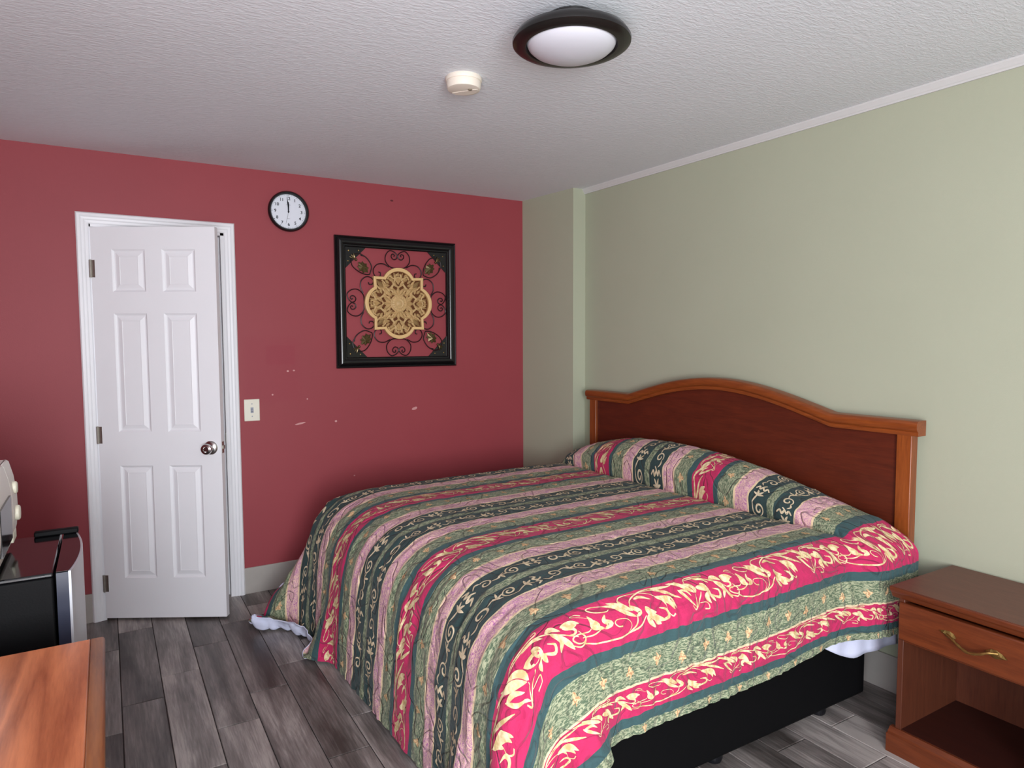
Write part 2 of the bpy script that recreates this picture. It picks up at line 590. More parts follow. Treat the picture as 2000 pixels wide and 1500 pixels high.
DW, DT, DZ0, DZ1 = .628, .035, .014, 2.050
COLS = [(.165 * DW, .432 * DW), (.568 * DW, .835 * DW)]
ROWS = [(.228, .824), (1.0, 1.612), (1.722, 1.938)]
mb = MB()
xs = [0, COLS[0][0], COLS[0][1], COLS[1][0], COLS[1][1], DW]
zs = [DZ0, ROWS[0][0], ROWS[0][1], ROWS[1][0], ROWS[1][1], ROWS[2][0], ROWS[2][1], DZ1]
vv = [(x, y, z) for y in (0, DT) for z in zs for x in xs]
nx, nz = len(xs), len(zs)
ff = []
for j in range(nz - 1):
    for i in range(nx - 1):
        a = j * nx + i
        if not (i in (1, 3) and j in (1, 3, 5)):
            ff.append((a, a + 1, a + nx + 1, a + nx))
        b = a + nx * nz
        ff.append((b, b + nx, b + nx + 1, b + 1))
for j in range(nz - 1):
    for i in (0, nx - 1):
        a = j * nx + i
        ff.append((a, a + nx, a + nx + nx * nz, a + nx * nz))
for i in range(nx - 1):
    for j in (0, nz - 1):
        a = j * nx + i
        ff.append((a, a + nx * nz, a + 1 + nx * nz, a + 1))
mb.add(vv, ff)
leaf = part('leaf', mb, M['white'], door, loc=(.004, -.018, 0), rotz=math.radians(-29.7))
for (x0, x1) in COLS:
    for (z0, z1) in ROWS:
        rings = [(0, 0), (.004, .004), (.010, .0085), (.016, .009), (.038, .002), (.040, .0035), (.043, .0035)]
        vv, ff = [], []
        for ins, dep in rings:
            vv += [(x0 + ins, dep, z0 + ins), (x1 - ins, dep, z0 + ins), (x1 - ins, dep, z1 - ins), (x0 + ins, dep, z1 - ins)]
        for k in range(len(rings) - 1):
            for e in range(4):
                ff.append((4 * k + e, 4 * k + (e + 1) % 4, 4 * k + 4 + (e + 1) % 4, 4 * k + 4 + e))
        k = 4 * (len(rings) - 1)
        ff.append((k, k + 1, k + 2, k + 3))
        p = part('panel', MB().add(vv, ff), M['white'], leaf)
KX, KZ = .912 * DW, .915
kn = part('knob', MB().lathe([(.004, -.0), (.036, -.0), (.036, -.003), (.031, -.008), (.016, -.012), (.013, -.022), (.016, -.030), (.026, -.040), (.0285, -.050), (.026, -.060), (.014, -.0635), (.012, -.061), (.001, -.061)], 36, (KX, 0, KZ), 'y'), M['steel'], leaf, smooth=True, label='brushed steel round door knob')
part('latch_plate', MB().box(DW - .0005, DW + .0015, .006, .030, .885, .945).box(DW, DW + .010, .013, .024, .907, .925), M['hinge'], leaf)
for z in (1.84, .985, .20):
    mb = MB().lathe([(.0055, -.045), (.0055, .045)], 12, (-.002, -.004, z))
    mb.box(.0, .018, -.0012, .001, z - .044, z + .044).box(-.012, -.002, -.001, .002, z - .044, z + .044)
    part('hinge', mb, M['hinge'], leaf)

# ------------------------------------------------------------------ light switch
sw = thing('light_switch', 'ivory toggle light switch plate on the red wall beside the door', 'light switch', (.713, BACK_Y, 1.071))
part('plate', MB().box(-.0425, .0425, -.006, .001, -.063, .063), M['plate'], sw, bevel=.004, seg=3)
part('toggle', MB().prism([(-.006, -.012), (-.016, -.004), (-.016, .004), (-.006, .010)], 'x', -.0055, .0055).box(-.008, .008, -.0068, -.005, -.016, .016), M['greyink'], sw)
for z in (-.036, .036):
    part('screw', MB().lathe([(.0035, -.0072), (.0035, -.005)], 12, (0, 0, z), 'y'), M['greyink'], sw)

# ------------------------------------------------------------------ wall clock
ck = thing('wall_clock', 'round black-rimmed wall clock with white dial showing twelve', 'clock', (.944, BACK_Y, 2.218))
part('rim', MB().lathe([(.111, .001), (.116, -.012), (.1155, -.026), (.110, -.034), (.104, -.034), (.099, -.026), (.098, -.012), (.02, -.011), (.02, .001)], 64, (0, 0, 0), 'y'), M['black'], ck, smooth=True)
dial = part('dial', MB().lathe([(.0985, -.0105), (.0985, -.0135)], 64, (0, 0, 0), 'y'), M['dial'], ck)
Yd = -.0140


def text_mesh(body, size, loc, mat, parent, name):
    cu = bpy.data.curves.new(name, 'FONT')
    cu.body, cu.size = body, size
    cu.align_x, cu.align_y = 'CENTER', 'CENTER'
    cu.extrude = .0003
    cu.offset = .0005
    tmp = bpy.data.objects.new('tmp_text', cu)
    COL.objects.link(tmp)
    bpy.context.view_layer.update()
    me = bpy.data.meshes.new_from_object(tmp.evaluated_get(bpy.context.evaluated_depsgraph_get()))
    bpy.data.objects.remove(tmp)
    bpy.data.curves.remove(cu)
    me.name = name
    me.transform(Matrix.Rotation(PI / 2, 4, 'X'))
    me.materials.clear()
    me.materials.append(mat)
    return link(name, me, parent, loc)


for h in range(1, 13):
    a = h * PI / 6
    text_mesh(str(h), .0240, (.0745 * math.sin(a), Yd - .0003, .0745 * math.cos(a)), M['ink'], dial, 'numeral')
mb = MB()
for k in range(60):
    a = k * PI / 30
    L, w = (.007, .0011) if k % 5 == 0 else (.003, .0006)
    d, p = Vector((math.sin(a), 0, math.cos(a))), Vector((math.cos(a), 0, -math.sin(a)))
    q = [d * (.0955 - L) + p * w, d * .0955 + p * w, d * .0955 - p * w, d * (.0955 - L) - p * w]
    mb.add([(v.x, y, v.z) for y in (Yd, Yd + .0006) for v in q], [(0, 1, 2, 3), (7, 6, 5, 4), (0, 4, 5, 1), (1, 5, 6, 2), (2, 6, 7, 3), (3, 7, 4, 0)])
part('minute_marks', mb, M['ink'], dial)
part('maker_mark', MB().box(-.013, .013, Yd - .0002, Yd + .0004, .0375, .0392), M['greyink'], dial)
part('fine_print', MB().box(-.008, .008, Yd - .0002, Yd + .0004, -.0405, -.039), M['greyink'], dial)


def hand(name, ang, L, tail, w, y, mat):
    a = math.radians(ang)
    d, p = Vector((math.sin(a), 0, math.cos(a))), Vector((math.cos(a), 0, -math.sin(a)))
    q = [d * -tail + p * w * .7, d * L * .7 + p * w, d * L + p * w * .35, d * L - p * w * .35, d * L * .7 - p * w, d * -tail - p * w * .7]
    mb = MB()
    n = len(q)
    mb.add([(v.x, yy, v.z) for yy in (y, y + .0007) for v in q], [(i, (i + 1) % n, n + (i + 1) % n, n + i) for i in range(n)] + [tuple(range(n)), tuple(range(2 * n - 1, n - 1, -1))])
    return part(name, mb, mat, ck)


hand('hour_hand', 0, .055, .008, .0044, -.0165, M['ink'])
hand('minute_hand', -5, .078, .008, .0026, -.0178, M['ink'])
hand('second_hand', 193, .074, .012, .0007, -.0188, M['ink'])
part('hub', MB().lathe([(.0045, -.0135), (.0045, -.020)], 16, (0, 0, 0), 'y'), M['ink'], ck)

# ------------------------------------------------------------------ framed iron scroll wall art
ART = .807
art = thing('wall_art', 'square black-framed iron scroll wall art with gold quatrefoil medallion', 'wall art', (1.612, BACK_Y, 1.702))
hs = ART / 2
fw = .066
fp = [(0, 0), (0, -.020), (.006, -.026), (.012, -.022), (.020, -.030), (.034, -.034), (.048, -.028), (.054, -.020), (.060, -.020), (fw, -.014), (fw, -.002), (fw, 0)]
for k in range(4):
    mb = MB()
    ca, sa = math.cos(k * PI / 2), math.sin(k * PI / 2)
    n = len(fp)
    vv = []
    for sgn in (-1, 1):
        for (i_, y_) in fp:
            x, z = sgn * (hs - i_), hs - i_
            vv.append((x * ca - z * sa, y_, x * sa + z * ca))
    mb.add(vv, [(i, (i + 1) % n, n + (i + 1) % n, n + i) for i in range(n)] + [tuple(range(n)), tuple(range(n, 2 * n))])
    part('frame_side', mb, M['black'], art, smooth=True)
inn = hs - fw
YA = -.012
ctri = .130
for sx in (-1, 1):
    for sz in (-1, 1):
        c0 = [(sx * inn, sz * inn), (sx * (inn - ctri), sz * inn), (sx * inn, sz * (inn - ctri))]
        mb = MB().prism([(x, z) for x, z in c0], 'y', -.004, -.010)
        cp = part('corner_plate', mb, M['black'], art)
        for (a, b) in ((.022, .022), (.085, .018), (.018, .085)):
            part('stud', MB().lathe([(.0045, -.010), (.0035, -.0125), (.001, -.0135)], 10, (sx * (inn - a), 0, sz * (inn - b)), 'y'), M['brass'], cp, smooth=True)


def spiral(cx, cz, r0, r1, a0, turns, n=26):
    return [(cx + (r0 + (r1 - r0) * k / n) * math.cos(a0 + turns * 2 * PI * k / n), cz + (r0 + (r1 - r0) * k / n) * math.sin(a0 + turns * 2 * PI * k / n)) for k in range(n + 1)]


def iron(pts2, rad=.0034):
    return MB().tube([(p[0], YA, p[1]) for p in pts2], rad, 6)


def rot2(p, k):
    for _ in range(k):
        p = (-p[1], p[0])
    return p


# scrolls traced from the piece: units of metres from the centre, for the top side; the rest by quarter turns
half_heart = catmull([(0, .302), (.020, .322), (.052, .330), (.078, .302), (.080, .262), (.048, .228), (.0, .222)], 6)
curl = catmull([(0, .302), (.008, .282), (.026, .276), (.040, .288), (.040, .304), (.028, .310), (.020, .302), (.025, .295)], 5)
side_c = catmull([(.058, .228), (.095, .245), (.135, .240), (.160, .210), (.158, .180), (.140, .162), (.118, .168), (.115, .188), (.128, .194)], 6)
for k in range(4):
    for mir in (-1, 1):
        for src in (half_heart + [], curl, side_c):
            pts = [rot2((mir * p[0], p[1]), k) for p in src]
            part('scroll', iron(pts), M['iron'], art, smooth=True)
# corner loops with a bronze leaf each
for k in range(4):
    loop = catmull([(.285, .215), (.300, .250), (.290, .285), (.262, .300), (.225, .295), (.195, .262), (.178, .225), (.175, .190), (.190, .180), (.225, .172), (.262, .190), (.285, .215), (.290, .240)], 6)
    part('scroll', iron([rot2(p, k) for p in loop]), M['iron'], art, smooth=True)
    # oak-like leaf pointing to the middle, with a berry and a small sprig at the corner
    out = [(.0, -.052), (.010, -.036), (.026, -.034), (.020, -.020), (.034, -.006), (.022, .004), (.024, .022), (.010, .020), (.004, .034)]
    out = out + [(-x, z) for x, z in reversed(out[1:])]
    ca, sa = math.cos(-PI / 4), math.sin(-PI / 4)
    cx, cz = .222, .232
    lp = [rot2((cx + x * ca - z * sa, cz + x * sa + z * ca), k) for x, z in out]
    cc = rot2((cx, cz), k)
    n = len(lp)
    vv = [(p[0], YA - .004, p[1]) for p in lp] + [(p[0], YA + .001, p[1]) for p in lp] + [(cc[0], YA - .013, cc[1])]
    ff = [(i, (i + 1) % n, 2 * n) for i in range(n)] + [(i, n + i, n + (i + 1) % n, (i + 1) % n) for i in range(n)] + [tuple(range(n, 2 * n))]
    part('leaf', MB().add(vv, ff), M['bronze'], art, label='bronze oak leaf ornament')
    bx, bz = rot2((.262, .272), k)
    part('berry', MB().lathe([(.002, .006), (.008, .003), (.009, 0), (.007, -.005), (.002, -.008)], 10, (bx, YA - .004, bz), 'y'), M['bronze'], art, smooth=True)
    for da in (-.5, 0, .5):
        p0 = np.array([.268, .278])
        d = np.array([math.cos(PI / 4 + da), math.sin(PI / 4 + da)])
        pts = [rot2(tuple(p0 + d * r), k) for r in (0, .012, .026, .036)]
        part('sprig', MB().tube([(p[0], YA - .003, p[1]) for p in pts], [.003, .005, .004, .0008], 6), M['bronze'], art, smooth=True)

# medallion
HM = .224


def quatrefoil(scale):
    R, cz = .493, .507
    half = math.asin(.44 / R)
    seg = []
    for k in range(15):
        a = half - 2 * half * k / 14
        seg.append((R * math.sin(a), cz + R * math.cos(a)))
    seg.append((-.745, .735))
    out = []
    for k in range(4):
        out += [rot2(p, k) for p in seg]
    # inward offset by moving towards the centre of each lobe is approximated by scaling
    return [(x * HM * scale, z * HM * scale) for x, z in out]


o1, o2 = quatrefoil(1.0), quatrefoil(.90)
n = len(o1)
med = part('medallion_back', MB().prism(quatrefoil(.97), 'y', -.010, -.016), M['gold_dark'], art)
mb = MB()
vv = [(x, y, z) for (y, ol) in ((-.010, o1), (-.034, o1), (-.036, [(a * .97, b * .97) for a, b in o1]), (-.034, o2), (-.016, o2)) for x, z in ol]
ff = [(r * n + i, r * n + (i + 1) % n, (r + 1) * n + (i + 1) % n, (r + 1) * n + i) for r in range(4) for i in range(n)]
mb.add(vv, ff)
part('medallion_rim', mb, M['gold_rim'], art, label='pale gold quatrefoil rim')


def carved_leaf(p0, p1, w, lift=.012):
    """a pointed leaf with a raised spine from p0 to p1"""
    p0, p1 = np.array(p0), np.array(p1)
    d = (p1 - p0)
    L = np.hypot(*d)
    d /= L
    q = np.array([-d[1], d[0]])
    st = [(0, .25), (.25, .85), (.5, 1), (.75, .62), (1, .02)]
    vv, ff = [], []
    for a, ww in st:
        for s_, yy in ((-1, -.016), (0, -.016 - lift), (1, -.016)):
            p = p0 + d * L * a + q * w * ww * s_
            vv.append((p[0], yy, p[1]))
    for i in range(len(st) - 1):
        for j in (0, 1):
            ff.append((3 * i + j, 3 * i + j + 1, 3 * i + j + 4, 3 * i + j + 3))
    return vv, ff


carve = MB()
for k in range(4):
    L_ = []
    for m in (-1, 1):
        L_ += [((0, .045), (m * .042, .100), .013), ((m * .030, .085), (m * .078, .092), .012), ((m * .010, .105), (m * .046, .150), .012),
               ((m * .030, .140), (m * .070, .160), .010), ((m * .005, .130), (m * .030, .192), .011), ((m * .038, .165), (m * .070, .185), .010),
               ((m * .060, .110), (m * .100, .120), .010), ((m * .085, .085), (m * .140, .105), .011), ((m * .098, .098), (m * .145, .145), .014),
               ((m * .022, .060), (m * .052, .062), .010), ((m * .062, .125), (m * .09, .152), .009)]
    L_ += [((0, .050), (0, .110), .012), ((0, .120), (0, .165), .010), ((0, .170), (0, .196), .009), ((.045, .045), (.098, .098), .015)]
    for p0, p1, w in L_:
        carve.add(*carved_leaf(rot2(p0, k), rot2(p1, k), w))
    for m in (-1, 1):
        for pts in ([(0, .10), (m * .028, .118), (m * .05, .10), (m * .064, .078)], [(0, .165), (m * .03, .155), (m * .058, .17), (m * .072, .15)], [(m * .06, .075), (m * .085, .10), (m * .12, .088), (m * .145, .11)], [(m * .02, .05), (m * .045, .085), (m * .03, .13), (m * .012, .185)]):
            c2 = catmull([rot2(p, k) for p in pts], 4)
            carve.tube([(p[0], -.019, p[1]) for p in c2], .0055, 6)
cv = link('carved_fretwork', carve.mesh('carved_fretwork', M['gold'], True), art)
cv['label'] = 'carved gold leaf fretwork'
part('rosette', MB().lathe([(.056, -.014), (.056, -.026), (.050, -.030), (.046, -.026), (.034, -.027), (.030, -.031), (.020, -.028), (.014, -.033), (.002, -.035)], 40, (0, 0, 0), 'y'), M['gold'], art, smooth=True)
mb = MB()
for k in range(16):
    a = k * PI / 8
    mb.add(*carved_leaf((.016 * math.cos(a), .016 * math.sin(a)), (.047 * math.cos(a), .047 * math.sin(a)), .0065, .014))
part('rosette_petals', mb, M['gold'], art)

# ------------------------------------------------------------------ ceiling fixtures
lt = thing('ceiling_light', 'round dark bronze ceiling light with frosted white glass dome', 'ceiling light', (1.250, 1.728, CEIL))
LD = .018
part('canopy', MB().lathe([(.02, .0), (.080, .0), (.086, -.006), (.08, -.03 - LD), (.02, -.03 - LD)], 56), M['lamp_black'], lt, smooth=True)
part('rim', MB().lathe([(r_, z_ - LD) for r_, z_ in [(.100, -.012), (.140, -.018), (.168, -.032), (.180, -.050), (.179, -.058), (.170, -.064), (.152, -.067), (.140, -.067), (.137, -.060), (.137, -.040), (.12, -.03)]], 72), M['lamp_black'], lt, smooth=True)
part('glass_dome', MB().lathe([(r_, z_ - LD) for r_, z_ in [(.1365, -.048), (.136, -.056), (.131, -.066), (.118, -.077), (.096, -.087), (.065, -.095), (.032, -.0995), (.002, -.101)]], 64), M['glass'], lt, smooth=True)

sd = thing('smoke_detector', 'small round off-white smoke detector on the ceiling', 'smoke detector', (1.180, 2.312, CEIL))
part('base', MB().lathe([(.01, 0), (.066, 0), (.068, -.004), (.068, -.012), (.066, -.016), (.01, -.016)], 48), M['detector'], sd, smooth=True)
part('body', MB().lathe([(.05, -.014), (.0635, -.016), (.0645, -.020), (.063, -.036), (.060, -.043), (.052, -.045), (.002, -.046)], 48), M['detector'], sd, smooth=True)
part('vent_slot', MB().prism([(-.050, .004), (.050, .004), (.052, .010), (.044, .030), (.020, .044), (-.020, .044), (-.044, .030), (-.052, .010)], 'z', -.0452, -.0472), M['detector'], sd, bevel=.001, rotz=-.9)
part('test_button', MB().lathe([(.008, -.046), (.008, -.0485), (.006, -.0495), (.001, -.0495)], 20, (.014, -.024, 0)), M['detector_dark'], sd, smooth=True)

# ------------------------------------------------------------------ headboard
HB_X = 2.672
hb = thing('headboard', 'reddish brown wooden headboard with arched top against the green wall', 'headboard', (HB_X, 2.445, 0), math.radians(1.346))
HW = .965          # half width of posts
# local: y across, +y far; front faces -x


def arch(y):
    a = abs(y + .012)
    flat_, peak, half = 1.100, 1.222, .66
    if a >= half:
        return flat_
    c = math.cos(a / half * PI / 2)
    return flat_ - .004 + (peak - flat_ + .004) * (c ** 1.05)


ys = [-HW + 2 * HW * k / 80 for k in range(81)]
poly = [(y, arch(y) + .02) for y in ys] + [(HW, .44), (-HW, .44)]
part('panel', MB().prism(poly, 'x', .0, .022), M['hb_panel'], hb)
for s_ in (-1, 1):
    part('post', MB().box(-.016, .030, s_ * HW - .030, s_ * HW + .030, .42, 1.102), M['hb_post'], hb, bevel=.004)
# moulded cap rail swept along the arch
cap = [(-.018, -.012), (-.022, -.004), (-.020, .004), (-.028, .010), (-.032, .018), (-.032, .034), (-.027, .044), (-.018, .048), (.036, .048), (.036, -.012)]
ys2 = [-HW - .055 + 2 * (HW + .055) * k / 100 for k in range(101)]
mb = MB()
n = len(cap)
vv = [(px, y, arch(y) + pz) for y in ys2 for px, pz in cap]
ff = [(r * n + i, r * n + (i + 1) % n, (r + 1) * n + (i + 1) % n, (r + 1) * n + i) for r in range(len(ys2) - 1) for i in range(n)]
ff += [tuple(range(n)), tuple(range((len(ys2) - 1) * n, len(ys2) * n))]
part('cap_rail', mb.add(vv, ff), M['hb_rail'], hb, smooth=True)

# ------------------------------------------------------------------ bed: base, mattress, sheet
bb = thing('box_spring', 'black box spring on casters under the striped bedspread', 'bed base', (0, 0, 0))
part('box', MB().box(1.0, 2.555, 1.535, 3.38, .055, .36), M['bed_black'], bb, bevel=.01)
for x in (1.22, 1.77, 2.35):
    for y in (1.60, 2.47, 3.34):
        part('caster', MB().lathe([(.022, .056), (.022, .040), (.016, .036), (.030, .030), (.032, .016), (.028, .003), (.02, 0), (.002, 0)], 20, (x, y, 0)), M['caster'], bb, smooth=True)
mt = part('mattress', MB().box(1.02, 2.58, 1.55, 3.36, .36, .60), M['mattress'], bevel=.12, seg=5)
tag(mt, 'thick mattress hidden beneath the striped bedspread', 'mattress')

# ------------------------------------------------------------------ bedspread: draped by a small position-based cloth solve
TOP, XF, YN, YF, XC = .708, .845, 1.462, 3.445, 2.372
RX, RN, RF = .26, .12, .13
HP_Y = [1.30, 1.42, 1.52, 1.80, 2.05, 2.27, 2.60, 2.90, 3.20, 3.40, 3.50, 3.7]
HP_Z = [.00, .004, .025, .10, .155, .185, .20, .185, .125, .05, .01, 0.]
SB0, SB1, PER = 1.411, 3.792, .751      # start of the near border, of the far border, stripe repeat
S_NEAR, S_FAR = SB0 - .281, SB1 + .281


def edge_off(d, r):
    a = np.clip(d / r, 0, np.pi / 2)
    return r * np.sin(a), r * (1 - np.cos(a)) + np.maximum(d - r * np.pi / 2, 0)


FOOT = np.array(catmull([(1.36, .708), (1.26, .7065), (1.13, .695), (1.01, .657), (.930, .580), (.888, .470), (.866, .300), (.850, .085), (.846, .02)], 12))
FOOT_L = np.concatenate([[0], np.cumsum(np.hypot(*np.diff(FOOT, axis=0).T))])


def foot_off(d):
    i = lambda k: np.interp(d, FOOT_L, FOOT[:, k])
    return FOOT[0, 0] - i(0), TOP - i(1)


def drape(steps=190, h=.025, seed=3):
    rng = np.random.default_rng(seed)
    yn, yf, xt = YN + RN, YF - RF, XC - FOOT[0, 0]
    t0, t1 = -.47, xt + np.interp(-.108, -FOOT[:, 1], FOOT_L)
    ns, nt = int(round((S_FAR - S_NEAR) / h)) + 1, int(round((t1 - t0) / h)) + 1
    S, T = np.meshgrid(np.linspace(S_NEAR, S_FAR, ns), np.linspace(t0, t1, nt), indexing='ij')
    dn, df, dt = np.maximum(yn - S, 0), np.maximum(S - yf, 0), np.maximum(T - xt, 0)
    (hn, zn), (hf, zf), (ht, zt) = edge_off(dn, RN), edge_off(df, RF), foot_off(dt)
    Y = np.where(S < yn, yn - hn, np.where(S > yf, yf + hf, S))
    X = np.where(dt > 0, FOOT[0, 0] - ht, XC - np.maximum(T, 0))
    zs = np.maximum(zn, zf)
    Z = TOP + .020 * np.clip((1.5 - T) / 1.2, 0, 1) - zs
    # pillow swell between crease and headboard
    hp = np.interp(S, HP_Y, HP_Z)
    for _ in range(4):
        hp[1:-1] = (hp[:-2] + 2 * hp[1:-1] + hp[2:]) / 4
    q = np.clip(-T / .47, 0, 1)
    kq = [0, .06, .14, .28, .44, .62, .80, 1]
    bx = np.interp(q, kq, [0, -.014, -.008, .045, .110, .165, .212, .250])
    bz = np.interp(q, kq, [0, .25, .55, .86, 1.0, 1.02, .94, .80])
    w = np.clip(hp / .1, 0, 1)
    X = np.where(T < 0, XC + bx * w + np.clip(-T, 0, .47) * (.25 / .47) * (1 - w), X)
    fall = np.clip(1 - (np.maximum(dn - .02, 0) + np.maximum(df - .02, 0)) / .10, 0, 1)
    Z = np.where(T < 0, Z + bz * hp * fall, Z)
    Z = Z - .020 * np.exp(-(T / .022) ** 2) * fall * np.clip(hp / .05, .3, 1)
    # foot drop, corner excess hung outward as an ear
    both = np.minimum(np.maximum(dn, df), dt) > 0
    Z = np.where(dt > 0, Z + zs - np.where(both, np.sqrt(zs ** 2 + zt ** 2), np.maximum(zs, zt)), Z)
    ear = np.where(both, np.minimum(zs, zt), 0.)
    X = X - ear * .45
    Y = Y - np.where(dn > 0, ear * .45, 0) + np.where(df > 0, ear * .45, 0)
    # the near foot corner is squarer than the middle of the foot
    def knee(y, z):
        k = np.clip((2.15 - y) / .7, 0, 1)
        return .075 * k * k * (3 - 2 * k) * np.interp(z, [0, .2, .45, .60, .68, .70, .7079], [.25, .45, .9, 1, .8, .5, 0])
    X = X - np.where(dt > 0, knee(Y, TOP - zt), 0)
    # the pillow end pushes the quilt out over the near edge
    bul = np.clip((.10 - T) / .16, 0, 1)
    bul = bul * bul * (3 - 2 * bul) * np.clip(dn / .14, 0, 1)
    Y = Y - .085 * bul
    Z = Z + .03 * bul * np.clip(1 - dn / .3, 0, 1)
    P = np.stack([X, Y, Z], -1)
    pin = (dn < RN * 1.2) & (df < RF * 1.2) & (dt < .36) | ((T < .08) & (dn < .26) & (df < .2))
    W = (~pin).astype(float)
    ds, dq = (S_FAR - S_NEAR) / (ns - 1), (t1 - t0) / (nt - 1)
    rs = ds * (1 + .016 * np.clip(dt / .3, 0, 1))
    rt = dq * (1 + .010 * np.clip(np.maximum(dn, df) / .2, 0, 1))
    rs = rs * (1 - .13 * np.clip((.45 - T) / .35, 0, 1) * (dn > .14))
    rt = rt * (1 + .20 * np.clip((S - 3.10) / .35, 0, 1) * (dt > .35))
    rt = np.where(T < -.001, dq * .25 / .47, rt)
    dg = np.hypot(rs, rt)
    rs4, rt4, rs8, rt8 = 4 * rs, 4 * rt, 8 * rs, 8 * rt
    # corner frames: polar angle of the excess cloth, 0 along the side drop, 90 down the foot drop
    an, af = np.maximum(dn - RN, 0), np.maximum(df - RF, 0)
    bt = np.maximum(dt - .40, 0)
    phn, phf = np.degrees(np.arctan2(bt, an + 1e-6)), np.degrees(np.arctan2(bt, af + 1e-6))
    rn_, rf_ = np.hypot(an, bt) * ((an > 0) & (bt > 0)), np.hypot(af, bt) * ((af > 0) & (bt > 0))
    push = np.zeros_like(P)
    bell = lambda p, c, w_: np.exp(-((p - c) / w_) ** 2)
    push += (bell(phn, 62, 22) * np.clip(rn_ / .3, 0, 1))[..., None] * np.array([-1.1, -.75, 0])
    push -= (bell(phn, 18, 10) * np.clip(rn_ / .3, 0, 1))[..., None] * np.array([-.3, -2.6, 0])
    push += (bell(phf, 48, 30) * np.clip(rf_ / .3, 0, 1))[..., None] * np.array([-.45, .35, 0])
    push *= 2.2 * .016 ** 2
    nz = rng.standard_normal((ns, nt))
    for _ in range(6):
        nz = (nz + np.roll(nz, 1, 0) + np.roll(nz, -1, 0) + np.roll(nz, 1, 1) + np.roll(nz, -1, 1)) / 5
    nz /= nz.std()
    P[..., 0] -= W * .006 * nz * (dt > .1)
    P[..., 1] -= W * .004 * nz * (dn > .1)

    def solve(a, b, rest, k, stiff=False):
        A, B = P[a], P[b]
        n, m = min(A.shape[0], B.shape[0]), min(A.shape[1], B.shape[1])
        A, B, wa, wb = A[:n, :m], B[:n, :m], W[a][:n, :m], W[b][:n, :m]
        d = B - A
        L = np.sqrt((d * d).sum(-1)) + 1e-9
        r = rest if np.isscalar(rest) else rest[a][:n, :m]
        e = np.minimum(L - r, 0) if stiff else L - r
        g = k * e / np.maximum(wa + wb, 1e-9) / L
        A += d * (g * wa)[..., None]
        B -= d * (g * wb)[..., None]
    sl, al = slice, slice(None)
    crest = (np.abs(S - 3.70) < .03) & (bt > .10)
    V = np.zeros_like(P)
    grav = np.array([0, 0, -9.8]) * .016 ** 2
    for it in range(steps):
        old = P.copy()
        P += W[..., None] * (V * .97 + grav + push)
        for _ in range(9):
            for st in (0, 1):
                solve((sl(st, ns - 1, 2), al), (sl(st + 1, ns, 2), al), rs, 1.)
                solve((al, sl(st, nt - 1, 2)), (al, sl(st + 1, nt, 2)), rt, 1.)
                solve((sl(st, ns - 1, 2), sl(0, nt - 1)), (sl(st + 1, ns, 2), sl(1, nt)), dg, .25)
                solve((sl(st, ns - 1, 2), sl(1, nt)), (sl(st + 1, ns, 2), sl(0, nt - 1)), dg, .25)
            for st in (0, 1, 2, 3):
                solve((sl(st, ns - 4, 8), al), (sl(st + 4, ns, 8), al), rs4, .2, True)
                solve((al, sl(st, nt - 4, 8)), (al, sl(st + 4, nt, 8)), rt4, .2, True)
                solve((sl(st + 4, ns - 4, 8), al), (sl(st + 8, ns, 8), al), rs4, .2, True)
                solve((al, sl(st + 4, nt - 4, 8)), (al, sl(st + 8, nt, 8)), rt4, .2, True)
            x, y, z = P[..., 0], P[..., 1], P[..., 2]
            px, pn, pf = x - np.interp(z, FOOT[::-1, 1], FOOT[::-1, 0]) + knee(y, z), y - YN, YF - y
            ins = (px > 0) & (pn > 0) & (pf > 0) & (z < TOP - .02) & (W > 0)
            mx = np.minimum(np.minimum(px, pn), pf)
            cx = ins & (mx == px)
            x[cx] -= px[cx]
            cn = ins & (mx == pn) & ~cx
            y[cn] = YN
            cf = ins & ~cx & ~cn
            y[cf] = YF
        # the far corner hangs out as an open fold
        tx, ty = np.interp(P[..., 2], [.0, .08, .17, .35, .5], [.655, .665, .70, .765, .84]), np.interp(P[..., 2], [.0, .08, .17, .35, .5], [3.54, 3.56, 3.63, 3.62, 3.50])
        P[..., 0] += np.where(crest, (tx - P[..., 0]) * .3, 0)
        P[..., 1] += np.where(crest, (ty - P[..., 1]) * .3, 0)
        V = P - old
        vl = np.sqrt((V * V).sum(-1, keepdims=True)) + 1e-9
        V *= np.minimum(1, .02 / vl)
    # the bed stands a little out of square
    P[..., 0] -= (P[..., 1] - 2.45) * .038 * np.clip(T / (XC - XF), 0, 1)
    # cloth that reaches the floor turns up outwards as a cuff
    under = np.maximum(.012 - P[..., 2], 0)
    under = .10 * (1 - np.exp(-under / .10))
    P[..., 2] = np.where(under > 0, .012 + under * .9, P[..., 2])
    back = np.clip((S - 3.70) / .06, 0, 1)
    P[..., 0] += np.where(under > 0, -(.010 + .30 * under) * (1 - back) + .8 * under * back, 0)
    P[..., 1] += np.where(under > 0, -(.006 + .20 * under) * (1 - back) + .5 * under * back, 0)
    P[..., 2] = np.where(under > 0, .012 + under * (.9 - .8 * back), P[..., 2])
    return S, T, P


def upsample(P, k):
    """Catmull-Rom refinement of the grid along both axes"""
    def up(A):
        n = A.shape[0]
        E_ = np.concatenate([2 * A[:1] - A[1:2], A, 2 * A[-1:] - A[-2:-1]])
        out = np.zeros(((n - 1) * k + 1,) + A.shape[1:])
        for j in range(k):
            t = j / k
            a, b, c, d = E_[0:n - 1], E_[1:n], E_[2:n + 1], E_[3:n + 2]
            out[j:(n - 1) * k:k] = .5 * ((2 * b) + (c - a) * t + (2 * a - 5 * b + 4 * c - d) * t * t + (3 * b - a - 3 * c + d) * t ** 3)
        out[-1] = A[-1]
        return out
    return np.swapaxes(up(np.swapaxes(up(P), 0, 1)), 0, 1)


